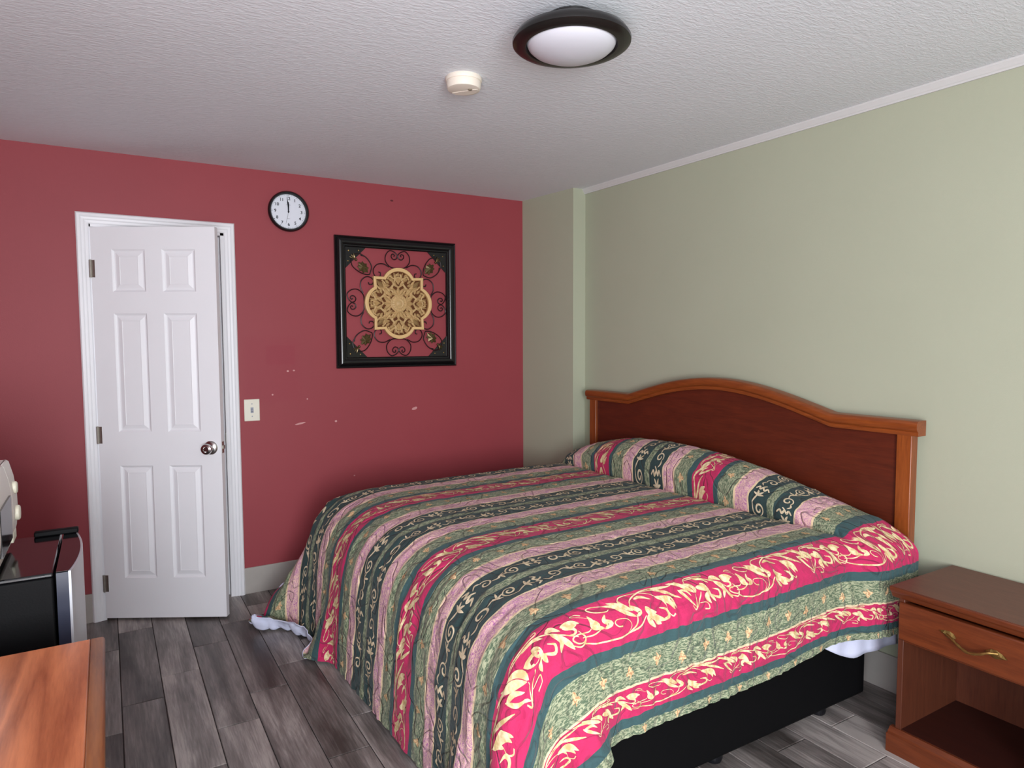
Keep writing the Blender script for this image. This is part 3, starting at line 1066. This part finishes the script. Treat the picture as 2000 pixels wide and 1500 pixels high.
S_, T_, P_ = drape()
K = 4
FP = upsample(P_, K)
FS, FT = upsample(S_[..., None], K)[..., 0], upsample(T_[..., None], K)[..., 0]
NS, NTT = FS.shape
# fine puckers of the quilting on the hanging sides
rng = np.random.default_rng(11)


def smooth_noise(n, m, rs_, rt_):
    a = rng.standard_normal((n // rs_ + 4, m // rt_ + 4))
    ii, jj = np.arange(n) / rs_ + 1, np.arange(m) / rt_ + 1
    i0, j0 = ii.astype(int), jj.astype(int)
    fi, fj = (ii - i0)[:, None], (jj - j0)[None]
    fi, fj = fi * fi * (3 - 2 * fi), fj * fj * (3 - 2 * fj)
    return a[i0][:, j0] * (1 - fi) * (1 - fj) + a[i0 + 1][:, j0] * fi * (1 - fj) + a[i0][:, j0 + 1] * (1 - fi) * fj + a[i0 + 1][:, j0 + 1] * fi * fj


def normals(P):
    a = np.gradient(P, axis=0)
    b = np.gradient(P, axis=1)
    n = np.cross(a, b)
    return n / (np.linalg.norm(n, axis=-1, keepdims=True) + 1e-9)


FN = normals(FP)
side = np.clip((YN + RN - FS) / .12, 0, 1)
foot = np.clip((FT - (XC - FOOT[0, 0]) - .15) / .25, 0, 1)
puck = .0028 * smooth_noise(NS, NTT, 14, 3) * side * (1 - foot) + .0030 * smooth_noise(NS, NTT, 4, 14) * foot + .0014 * smooth_noise(NS, NTT, 6, 6)
FP = FP + FN * puck[..., None]
FN = normals(FP)


def bedspread_material():
    t = NT('striped_quilt_print', .8, .15)
    uv = t.n('ShaderNodeUVMap')
    uv.uv_map = 'cloth'
    v = uv.outputs[0]
    sep = t.n('ShaderNodeSeparateXYZ')
    t.inp(sep.inputs[0], v)
    wob = t.math('MULTIPLY', t.math('SUBTRACT', t.noise(v, 14, 3), .5), .010)
    s = t.math('ADD', sep.outputs[0], wob)
    sp = t.math('DIVIDE', t.math('FLOORED_MODULO', t.math('SUBTRACT', s, 1.539), PER), PER)
    bd = t.math('DIVIDE', t.math('MAXIMUM', t.math('SUBTRACT', SB0, s), t.math('SUBTRACT', s, SB1)), .30)
    isb = t.math('GREATER_THAN', bd, 0.)
    teal, green, green2 = srgb(58, 84, 86), srgb(164, 168, 138), srgb(88, 104, 82)
    pur, pur2, cream = srgb(224, 186, 174), srgb(168, 96, 158), srgb(222, 198, 162)
    dark, pink = srgb(48, 66, 66), srgb(184, 44, 90)
    # (width, base, detail colour, hatch, swirl)
    TE, GR = (teal, teal, 0, 0), (green, green2, 1, 0)
    PU, CR = (pur, pur2, 0, 1), (cream, cream, 0, 0)
    DK, PK = (dark, dark, 0, 0), (pink, pink, 0, 0)
    rep = [(.030, TE), (.084, GR), (.009, CR), (.068, PU), (.008, CR), (.092, DK), (.036, GR), (.092, DK), (.008, CR), (.068, PU), (.009, CR), (.088, GR), (.026, TE), (.133, PK)]
    bor = [(.014, PK), (.031, TE), (.087, GR), (.007, CR), (.084, PK), (.028, TE), (.05, GR)]

    def ramps(fac, seq, unit):
        tot = sum(w for w, _ in seq)
        base, det, msk = [], [], []
        p = 0
        for w, (c, d, hh, ss) in seq:
            q = p / (tot if unit else .30)
            base.append((q, c)), det.append((q, d)), msk.append((q, (hh, ss, 0)))
            p += w
        return [t.ramp(fac, x, 'CONSTANT') for x in (base, det, msk)]
    a, b = ramps(sp, rep, True), ramps(bd, bor, False)
    base, det, msk = [t.mix(isb, x, y) for x, y in zip(a, b)]
    sm = t.n('ShaderNodeSeparateColor')
    t.inp(sm.inputs[0], msk)
    hatch = t.ramp(t.noise(t.mapping(v, (260, 75, 1)), 1.0, 3, .6, .9), [(.44, 0.), (.54, 1.)])
    sw1 = t.noise(v, 48, 3, .6, 2.2)
    swirl = t.ramp(t.math('ABSOLUTE', t.math('SUBTRACT', sw1, .5)), [(.012, 1.), (.05, 0.)])
    blot = t.ramp(t.noise(v, 16, 2), [(.45, 0.), (.7, .75)])
    swirl = t.math('MAXIMUM', t.math('MULTIPLY', swirl, .95), t.math('MULTIPLY', blot, .38))
    f = t.math('ADD', t.math('MULTIPLY', sm.outputs[0], hatch), t.math('MULTIPLY', sm.outputs[1], swirl), clamp=True)
    c = t.mix(f, base, det)
    weave = t.noise(t.mapping(v, (420, 60, 1)), 1.0, 2)
    c = t.mix(.10, c, t.mix(weave, (.0, .0, .0), (1, 1, 1)), 'OVERLAY')
    # meandering quilting stitches
    mz = t.noise(v, 7.5, 1, .4, .8)
    st = t.math('ABSOLUTE', t.math('SUBTRACT', t.math('FRACT', t.math('MULTIPLY', mz, 5)), .5))
    line = t.ramp(st, [(.0, 1.), (.022, 0.)])
    c = t.mix(t.math('MULTIPLY', line, .42), c, srgb(34, 40, 44))
    t.color(c)
    h = t.math('ADD', t.ramp(st, [(.0, 0.), (.16, 1.)]), t.math('MULTIPLY', t.noise(v, 55, 3), .9))
    t.bump(h, .85, .006)
    t.b.inputs['Sheen Weight'].default_value = .1
    return t.m


M['quilt'] = bedspread_material()


def print_mat(name, a, b, scale=60):
    t = NT(name, .8, .15)
    uv = t.n('ShaderNodeUVMap')
    uv.uv_map = 'cloth'
    t.color(t.ramp(t.noise(uv.outputs[0], scale, 2), [(.38, b), (.6, a)]))
    return t.m


M['print_flower'] = print_mat('printed_cream_flower', srgb(232, 214, 172), srgb(198, 170, 120))
M['print_scroll'] = print_mat('printed_cream_scroll', srgb(222, 206, 176), srgb(196, 178, 146))
M['print_clover'] = print_mat('printed_tan_clover', srgb(224, 196, 152), srgb(176, 132, 96), 140)

qv = FP.reshape(-1, 3)
qi = np.arange(NS * NTT).reshape(NS, NTT)
quads = np.stack([qi[:-1, :-1], qi[1:, :-1], qi[1:, 1:], qi[:-1, 1:]], -1).reshape(-1, 4)
verts = [qv]
uvs = [np.stack([FS, FT], -1).reshape(-1, 2)]
faces = [quads]
fmat = [np.zeros(len(quads), int)]
nv = len(qv)
s_step, t_step = (S_FAR - S_NEAR) / (NS - 1), (FT[0, -1] - FT[0, 0]) / (NTT - 1)


def surf(s, t, off):
    a = np.clip((s - S_NEAR) / s_step, 0, NS - 1.001)
    b = np.clip((t - FT[0, 0]) / t_step, 0, NTT - 1.001)
    i, j = a.astype(int), b.astype(int)
    fi, fj = (a - i)[:, None], (b - j)[:, None]

    def bil(A):
        return A[i, j] * (1 - fi) * (1 - fj) + A[i + 1, j] * fi * (1 - fj) + A[i, j + 1] * (1 - fi) * fj + A[i + 1, j + 1] * fi * fj
    return bil(FP) + bil(FN) * off


def stroke(pts, w, prof='leaf', n=5):
    """tapered flat stroke -> (outline points (k,2,2))"""
    c = np.array(catmull(pts, n))
    d = np.gradient(c, axis=0)
    d /= np.linalg.norm(d, axis=1, keepdims=True) + 1e-9
    q = np.stack([-d[:, 1], d[:, 0]], -1)
    u = np.linspace(0, 1, len(c))
    if prof == 'leaf':
        ww = np.sin(np.pi * u ** .8) ** .8 * w + .0006
    elif prof == 'stem':
        ww = w * (.55 + .45 * np.sin(np.pi * u))
    elif prof == 'grow':
        ww = w * (.3 + .7 * u)
    else:
        ww = w * (1 - .75 * u)
    return np.stack([c - q * ww[:, None], c + q * ww[:, None]], 1)


def bake_motif(strokes):
    """list of (points, width, profile) -> vertices (n,2) and quads"""
    V_, F_ = [], []
    k = 0
    for pts, w, pf in strokes:
        o = stroke(pts, w, pf)
        m = len(o)
        V_.append(o.reshape(-1, 2))
        i = np.arange(m - 1) * 2 + k
        F_.append(np.stack([i, i + 1, i + 3, i + 2], -1))
        k += 2 * m
    return np.concatenate(V_), np.concatenate(F_)


def stamp(motif, s0, t0, sx, sy, mat, off):
    """motif x runs towards the head (decreasing t), y towards the far side"""
    global nv
    V_, F_ = motif
    s = s0 + V_[:, 1] * sy
    t = t0 - V_[:, 0] * sx
    ok = (s > S_NEAR + .002) & (s < S_FAR - .002) & (t > FT[0, 0] + .002) & (t < FT[0, -1] - .002)
    F2 = F_[ok[F_].all(1)]
    if not len(F2):
        return
    verts.append(surf(s, t, off))
    uvs.append(np.stack([s, t], -1))
    faces.append(F2 + nv)
    fmat.append(np.full(len(F2), mat))
    nv += len(V_)


# trailing tulip border, drawn in tracing units then flattened to (along, across) with across in -.5...+.5
def Z3(x, y):
    bot, top = 1110 - .335 * x, 460 - .26 * x
    return ((x - 215) / 1475 * .585, ((bot - y) / (bot - top) - .5))


raw = [
    ([(262, 805), (250, 765), (215, 755), (180, 775), (172, 815), (195, 850), (235, 850), (262, 805)], .0028, 'stem'),
    ([(230, 865), (320, 893), (430, 885), (540, 835), (650, 755), (720, 640)], .0042, 'stem'),
    ([(540, 838), (610, 760), (640, 690), (648, 610)], .0032, 'stem'),
    ([(540, 838), (590, 740), (565, 660), (495, 650), (468, 690), (485, 735), (515, 738)], .0030, 'grow'),
    ([(375, 740), (320, 790), (235, 805)], .0028, 'stem'),
    ([(395, 735), (335, 700), (330, 620), (312, 545)], .0125, 'leaf'), ([(395, 745), (440, 690), (405, 640), (422, 560)], .0120, 'leaf'),
    ([(370, 700), (350, 650), (345, 610)], .0090, 'leaf'),
    ([(310, 580), (255, 530), (205, 500), (240, 482), (275, 515)], .0022, 'grow'),
    ([(10, 600), (60, 580), (115, 640)], .0130, 'leaf'), ([(120, 590), (180, 580), (245, 610)], .0140, 'leaf'), ([(130, 620), (180, 640), (220, 625)], .0100, 'leaf'),
    ([(140, 640), (195, 680), (190, 735), (155, 735)], .0045, 'leaf'),
    ([(640, 640), (560, 560), (510, 470), (430, 440)], .0120, 'leaf'), ([(650, 640), (680, 580), (640, 520), (620, 480)], .0120, 'leaf'),
    ([(630, 560), (570, 470), (555, 385)], .0110, 'leaf'), ([(610, 560), (540, 450), (470, 405)], .0090, 'leaf'),
    ([(450, 445), (360, 425), (330, 460), (370, 510), (440, 525), (465, 500)], .0030, 'stem'),
    ([(625, 490), (650, 400), (740, 310), (870, 255), (1085, 240)], .0034, 'stem'), ([(870, 262), (980, 265), (1090, 235)], .0070, 'leaf'),
    ([(735, 305), (640, 315), (580, 345), (556, 395)], .0030, 'stem'),
    ([(740, 300), (860, 285), (940, 310), (1120, 435)], .0026, 'stem'), ([(930, 305), (1010, 350), (1120, 430)], .0085, 'leaf'), ([(890, 290), (950, 310), (990, 365)], .0070, 'leaf'),
    ([(745, 305), (830, 335), (880, 390)], .0022, 'stem'), ([(680, 400), (740, 375), (830, 420)], .0075, 'leaf'),
    ([(875, 395), (930, 430), (950, 520)], .0110, 'leaf'), ([(900, 400), (1000, 440), (1040, 560)], .0150, 'leaf'), ([(920, 410), (990, 480), (1010, 575)], .0130, 'leaf'),
    ([(950, 510), (945, 590), (975, 645), (1000, 620)], .0036, 'grow'),
    ([(740, 520), (760, 590), (830, 600)], .0160, 'leaf'), ([(735, 560), (790, 650), (900, 690)], .0170, 'leaf'), ([(760, 620), (740, 690), (790, 770)], .0140, 'leaf'),
    ([(790, 640), (810, 700), (850, 730)], .0130, 'leaf'), ([(860, 690), (935, 650), (930, 570), (865, 545)], .0075, 'leaf'),
    ([(1275, 370), (1180, 270), (1130, 190)], .0120, 'leaf'), ([(1290, 370), (1280, 300), (1200, 240)], .0130, 'leaf'), ([(1240, 330), (1140, 240), (1055, 205)], .0080, 'leaf'),
    ([(1215, 250), (1240, 170), (1330, 140), (1420, 145), (1430, 115), (1395, 115)], .0030, 'stem'),
    ([(1230, 195), (1340, 165), (1500, 215), (1680, 330)], .0034, 'stem'), ([(1330, 180), (1400, 190), (1460, 240)], .0075, 'leaf'),
    ([(1205, 530), (1225, 575), (1260, 470), (1280, 380)], .0030, 'stem'), ([(1240, 555), (1310, 440), (1335, 365)], .0030, 'stem'),
    ([(1285, 500), (1350, 495), (1360, 560), (1315, 565)], .0034, 'grow'), ([(1120, 320), (1160, 400), (1235, 545)], .0085, 'leaf'), ([(1130, 330), (1190, 340), (1225, 410)], .0060, 'leaf'),
    ([(1310, 295), (1370, 320), (1420, 350)], .0150, 'leaf'), ([(1360, 250), (1400, 330), (1430, 420)], .0150, 'leaf'), ([(1400, 370), (1370, 440), (1385, 505)], .0130, 'leaf'),
    ([(1390, 380), (1430, 430), (1450, 480)], .0120, 'leaf'), ([(1420, 400), (1510, 430), (1525, 350), (1470, 318)], .0060, 'leaf'),
    ([(1515, 235), (1575, 330), (1550, 440)], .0110, 'leaf'), ([(1545, 235), (1610, 370), (1640, 440)], .0120, 'leaf'), ([(1620, 400), (1690, 420), (1732, 350), (1690, 275)], .0030, 'stem'),
    ([(1690, 305), (1760, 300), (1790, 270)], .0026, 'stem'),
]


def floral(width):
    st = []
    for pts, w, pf in raw:
        p = []
        for x, y in pts:
            a, b = Z3(x, y)
            p.append((a, b * width * .96))
        st.append((p, w * (.56 if pf == 'leaf' else .62) * min(1, width / .14 * 1.05), pf))
    return bake_motif(st)


def scroll_motif():
    st = []

    def spi(cx, cy, r, a0, turns, w):
        pts = [(cx + r * (1 - .78 * k / 14) * math.cos(a0 + turns * 2 * PI * k / 14), cy + r * (1 - .78 * k / 14) * math.sin(a0 + turns * 2 * PI * k / 14)) for k in range(15)]
        st.append((pts, w, 'stem'))
        return pts[0]
    # big scroll with tail, sprig, small reversed scroll, lily, paired S hooks
    p = spi(.030, .004, .024, -2.2, 1.25, .0034)
    st.append(([(.016, -.016), (.000, -.024), (-.014, -.012)], .0030, 'leaf'))
    st.append(([(.052, .012), (.072, .016), (.090, .000), (.104, -.010)], .0032, 'stem'))
    for a in ((.006, .030), (.022, .010), (-.012, .018)):
        st.append(([(.086, .002), (.086 + a[0] * .6, .002 + a[1] * .6), (.086 + a[0], .002 + a[1])], .0034, 'leaf'))
    spi(.132, .006, .020, 2.4, -1.2, .0034)
    st.append(([(.118, .020), (.108, .004), (.120, -.020), (.150, -.026)], .0030, 'stem'))
    st.append(([(.150, -.026), (.172, -.012), (.190, -.004)], .0034, 'stem'))
    for a in ((.024, .016), (.026, -.012), (.006, .026), (.010, -.024)):
        st.append(([(.182, -.006), (.182 + a[0] * .6, -.006 + a[1] * .5), (.182 + a[0], -.006 + a[1])], .0040, 'leaf'))
    st.append(([(.214, .030), (.226, .016), (.214, .008), (.228, -.004), (.240, .006)], .0042, 'stem'))
    st.append(([(.214, -.034), (.228, -.022), (.216, -.014), (.232, -.004)], .0042, 'stem'))
    return bake_motif(st)


def clover_motif():
    st = []
    for a in (.6, 2.5, 4.6):
        st.append(([(0, 0), (.007 * math.cos(a), .007 * math.sin(a)), (.015 * math.cos(a), .015 * math.sin(a))], .0052, 'leaf'))
    st.append(([(0, 0), (.002, .008), (-.004, .018)], .0022, 'leaf'))
    return bake_motif(st)


F_BIG, F_MID, F_SML = floral(.138), floral(.128), floral(.088)
SCR, CLO = scroll_motif(), clover_motif()
T_HI = FT[0, -1]
offs = .0014
for k in range(-1, 6):
    tt = 2.05 - k * .585
    stamp(F_BIG, 1.539 - .070, XC - 1.70 + (k - 1) * .585, 1, 1, 1, offs)
    stamp(F_MID, 1.539 + PER - .066, XC - 1.50 + (k - 1) * .585, 1, 1, 1, offs)
    stamp(F_MID, 1.539 + 2 * PER - .066, XC - 1.62 + (k - 1) * .585, 1, 1, 1, offs)
    stamp(F_BIG, 1.539 + 3 * PER - .066, XC - 1.55 + (k - 1) * .585, 1, 1, 1, offs)
    stamp(F_SML, SB0 - .181, XC - 1.86 + (k - 1) * .585, 1, 1, 1, offs)
    stamp(F_SML, SB1 + .181, XC - 1.86 + (k - 1) * .585, 1, -1, 1, offs)
for r in range(3):
    s0 = 1.539 + r * PER
    for k in range(12):
        stamp(SCR, s0 + .245, T_HI - .02 - k * .252, 1, 1.05, 2, offs)
        stamp(SCR, s0 + .373, T_HI - .09 - k * .252, 1, -1.05, 2, offs)
greens = [1.539 + r * PER + o for r in range(3) for o in (.072, .548)] + [SB0 - .092, SB1 + .092]
for gi, s0 in enumerate(greens):
    for k in range(30):
        stamp(CLO, s0 + .008 * math.sin(k * 2.3), T_HI - .05 - k * .1 - .03 * (gi % 3), 1.15, 1.15 * (1 if k % 2 else -1), 3, offs)
for s0 in (S_NEAR + .014, S_FAR - .014):
    for k in range(20):
        stamp(CLO, s0, T_HI - .05 - k * .14, .8, .8, 3, offs)

V_all, UV_all = np.concatenate(verts), np.concatenate(uvs)
F_all, MI = np.concatenate(faces), np.concatenate(fmat)
me = bpy.data.meshes.new('bedspread')
me.from_pydata(V_all.tolist(), [], F_all.tolist())
for m in ('quilt', 'print_flower', 'print_scroll', 'print_clover'):
    me.materials.append(M[m])
me.polygons.foreach_set('material_index', MI.astype(np.int32))
me.polygons.foreach_set('use_smooth', np.ones(len(F_all), bool))
ul = me.uv_layers.new(name='cloth')
li = np.empty(len(me.loops), np.int32)
me.loops.foreach_get('vertex_index', li)
ul.data.foreach_set('uv', UV_all[li].astype(np.float32).ravel())
me.update()
bs = tag(link('bedspread', me), 'quilted bedspread striped pink, green and dark teal with floral vines', 'bedspread')
# white lining just inside the quilt, closed along the hems
LP = FP - FN * .005
lv = np.concatenate([LP.reshape(-1, 3), FP.reshape(-1, 3)])
lq = quads[:, ::-1]
nn = NS * NTT
edge = []
for ring in (qi[:, -1], qi[0, :], qi[-1, :]):
    for a, b in zip(ring[:-1], ring[1:]):
        edge.append((a, b, b + nn, a + nn))
lin = bpy.data.meshes.new('lining')
lin.from_pydata(lv.tolist(), [], lq.tolist() + edge)
lin.materials.append(M['sheet'])
lin.polygons.foreach_set('use_smooth', np.ones(len(lin.polygons), bool))
lo = link('lining', lin, bs)
lo['label'] = 'white cotton lining'

# bed sheet corner hanging below the quilt beside the nightstand
mb = MB()
rows, cols = 10, 24
vv, ff = [], []
for i in range(cols + 1):
    x = 2.20 + .42 * i / cols
    low = .275 + .07 * max(0, 1 - i / 9.) ** 1.3
    for j in range(rows + 1):
        z = .46 + (low - .46) * j / rows
        y = 1.488 - (.012 + .024 * i / cols) * (j / rows) ** .5 + .004 * math.sin(i * .9 + j * .2)
        vv.append((x, y, z))
for i in range(cols):
    for j in range(rows):
        a = i * (rows + 1) + j
        ff.append((a, a + 1, a + rows + 2, a + rows + 1))
sh = part('bed_sheet', mb.add(vv, ff), M['sheet'], smooth=True)
md = sh.modifiers.new('thick', 'SOLIDIFY')
md.thickness = .003
tag(sh, 'white bed sheet peeking out below the bedspread near the nightstand', 'bed sheet')

# ------------------------------------------------------------------ nightstand
ns = thing('nightstand', 'reddish brown wooden nightstand with one drawer and open shelf', 'nightstand', (2.36, 1.06, 0))
NW, ND, NH = .242, .385, .600      # half width, depth, height; local front at x=0 facing -x
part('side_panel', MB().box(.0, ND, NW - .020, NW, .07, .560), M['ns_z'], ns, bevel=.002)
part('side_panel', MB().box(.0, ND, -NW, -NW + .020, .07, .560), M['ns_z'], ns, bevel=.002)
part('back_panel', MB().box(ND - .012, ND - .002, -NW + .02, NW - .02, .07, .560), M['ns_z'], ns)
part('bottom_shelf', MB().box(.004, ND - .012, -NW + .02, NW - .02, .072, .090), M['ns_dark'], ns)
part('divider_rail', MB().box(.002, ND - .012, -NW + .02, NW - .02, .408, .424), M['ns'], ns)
tp = [(-.024, .592), (-.024, .600), (ND + .008, .600), (ND + .008, .556), (.0, .556), (-.006, .562), (-.012, .574), (-.018, .580), (-.023, .584)]
mb = MB().prism([(x, z) for x, z in tp], 'y', -NW - .024, NW + .024)
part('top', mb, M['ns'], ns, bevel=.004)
part('top_laminate', MB().box(-.018, ND + .006, -NW - .018, NW + .018, .5995, .6012), M['ns_top'], ns)
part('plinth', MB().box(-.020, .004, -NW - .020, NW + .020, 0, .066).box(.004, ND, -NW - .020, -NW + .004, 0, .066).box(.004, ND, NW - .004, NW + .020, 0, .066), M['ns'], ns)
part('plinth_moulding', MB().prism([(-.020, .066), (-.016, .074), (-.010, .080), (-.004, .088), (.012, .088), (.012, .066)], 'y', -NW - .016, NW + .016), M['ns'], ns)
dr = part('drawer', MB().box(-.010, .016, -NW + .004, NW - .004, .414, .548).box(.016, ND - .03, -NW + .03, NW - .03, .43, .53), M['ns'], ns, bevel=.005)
# brass branch pull with a leaf at either end
hc = [(-.0, .078), (-.014, .055), (-.022, .030), (-.026, .0), (-.022, -.030), (-.014, -.052), (0, -.074)]
zz = [.494, .490, .478, .468, .474, .484, .486]
pts = catmull([(-.014 + a, b, z) for (a, b), z in zip(hc, zz)], 5)
hd = part('handle', MB().tube(pts, [.0036 + .0012 * abs(math.sin(k * .8)) for k in range(len(pts))], 8), M['brass'], dr, smooth=True, label='aged brass branch pull with leaf ends')


def flat_leaf(y0, z0, y1, z1, w):
    d = np.array([y1 - y0, z1 - z0])
    L = np.hypot(*d)
    d /= L
    q = np.array([-d[1], d[0]])
    vv, ff = [], []
    st = [(0, .15), (.2, .8), (.45, 1), (.75, .6), (1, .03)]
    for a, ww in st:
        for sg, xx in ((-1, -.011), (0, -.0185), (1, -.011)):
            p = np.array([y0, z0]) + d * L * a + q * w * ww * sg
            vv.append((xx, p[0], p[1]))
    for i in range(4):
        for j in (0, 1):
            ff.append((3 * i + j, 3 * i + j + 1, 3 * i + j + 4, 3 * i + j + 3))
    return vv, ff


part('handle_leaves', MB().add(*flat_leaf(.048, .488, .098, .499, .0125)).add(*flat_leaf(-.040, .484, -.100, .478, .0140)), M['brass'], dr)

# ------------------------------------------------------------------ dresser in the left foreground
ds_ = thing('dresser', 'orange-brown wooden dresser top in the lower left foreground', 'dresser', (-.026, 1.9, 0))
DL, DD, DH = 1.55, .50, .75        # runs towards the viewer; local front at x=0 facing +x
part('body', MB().box(-DD + .02, -.022, -DL + .02, -.020, .06, DH - .030), M['dr_body'], ds_, bevel=.003)
part('top', MB().box(-DD, -.030, -DL, -.0, DH - .030, DH), M['dr_top'], ds_, bevel=.003)
part('top_edge', MB().prism([(-.0302, DH), (-.006, DH), (-.001, DH - .004), (0, DH - .010), (-.002, DH - .020), (-.008, DH - .028), (-.0302, DH - .030)], 'y', -DL, 0), M['dr_edge'], ds_, bevel=.002)
part('plinth', MB().box(-DD + .03, -.040, -DL + .03, -.030, 0, .06), M['dr_body'], ds_)
for i in range(2):
    for j in range(3):
        y1 = -.045 - i * .74
        z0_ = .085 + j * .212
        d_ = part('drawer', MB().box(-.026, -.010, y1 - .70, y1, z0_, z0_ + .196), M['dr_body'], ds_, bevel=.004)
        part('drawer_pull', MB().tube(catmull([(-.010, y1 - .30, z0_ + .10), (.008, y1 - .32, z0_ + .097), (.010, y1 - .35, z0_ + .094), (.008, y1 - .38, z0_ + .097), (-.010, y1 - .40, z0_ + .10)], 4), .004, 8), M['brass'], d_, smooth=True)

# ------------------------------------------------------------------ compact refrigerator
fr = thing('mini_fridge', 'glossy black compact refrigerator with silver door front beside red wall', 'refrigerator', (-.09, 2.165, 0))
FWID, FHT = .44, .85
part('cabinet', MB().box(-.52, -.052, 0, FWID, .03, FHT - .012), M['fridge_side'], fr, bevel=.006)
part('top_panel', MB().box(-.522, -.052, -.002, FWID + .002, FHT - .012, FHT), M['fridge'], fr, bevel=.004)


def door_plan(x_in, bulge):
    ys_ = [FWID * k / 16 for k in range(17)]
    front = [(-.012 + bulge * math.sin(PI * min(1, max(0, y / FWID))) ** .8, y) for y in ys_]
    return front, [(x_in, y) for y in reversed(ys_)]


for name, z0_, z1_ in (('freezer_door', .545, FHT), ('lower_door', .035, .533)):
    f_, b_ = door_plan(-.046, .022)
    d_ = part(name, MB().prism([(x - .006, y) for x, y in f_] + b_, 'z', z0_, z1_), M['fridge_edge'], fr)
    part('door_front', MB().prism(f_ + [(x - .006, y) for x, y in reversed(f_)], 'z', z0_ + .001, z1_ - .001), M['fridge_front'], d_, label='pale silver curved door face')
    part('door_cap', MB().prism([(x - .0062, y) for x, y in f_] + b_, 'z', z1_ - .003, z1_ + .0005), M['fridge'], d_)
part('hinge_cover', MB().box(-.125, -.006, FWID - .022, FWID + .004, FHT, FHT + .017), M['fridge_side'], fr, bevel=.004)
for (x, y) in ((-.08, .04), (-.08, FWID - .04), (-.48, .04), (-.48, FWID - .04)):
    part('foot', MB().lathe([(.016, 0), (.016, .03)], 14, (x, y, 0)), M['caster'], fr)

# ------------------------------------------------------------------ microwave on the fridge
mw = thing('microwave', 'white microwave oven with bowed front sitting on the black refrigerator', 'microwave', (-.262, 2.06, FHT + .0005))
ML, MH = .44, .268
part('cabinet', MB().box(-.31, 0, 0, ML, .014, MH), M['mw'], mw, bevel=.006)
pz = [(0, .014), (-.004, .014), (.004, .03), (.014, .07), (.019, .12), (.018, .17), (.012, .22), (.002, .262), (-.004, MH), (-.01, MH), (-.01, .014)]
pf = [(x, z) for x, z in pz[1:]]
cp = part('control_panel', MB().prism([(x, z) for x, z in pf], 'y', ML - .115, ML), M['mw'], mw, bevel=.002)
dd = part('oven_door', MB().prism([(x, z) for x, z in pf], 'y', .002, ML - .119), M['mw'], mw, bevel=.002)
part('door_window', MB().box(.008, .0205, .05, ML - .17, .07, .19), M['mw_glass'], dd)
part('knob', MB().lathe([(.018, .010), (.018, .022), (.014, .025), (.002, .025)], 24, (0, ML - .05, .19), 'x'), M['mw_knob'], cp, smooth=True)
part('knob', MB().lathe([(.022, .012), (.022, .026), (.018, .029), (.002, .029)], 24, (0, ML - .05, .115), 'x'), M['mw_knob'], cp, smooth=True)
part('open_button', MB().box(.002, .014, ML - .095, ML - .02, .035, .065), M['mw_knob'], cp, bevel=.003)
for (x, y) in ((-.03, .04), (-.03, ML - .04), (-.28, .04), (-.28, ML - .04)):
    part('foot', MB().lathe([(.012, 0), (.012, .014)], 12, (x, y, 0)), M['caster'], mw)
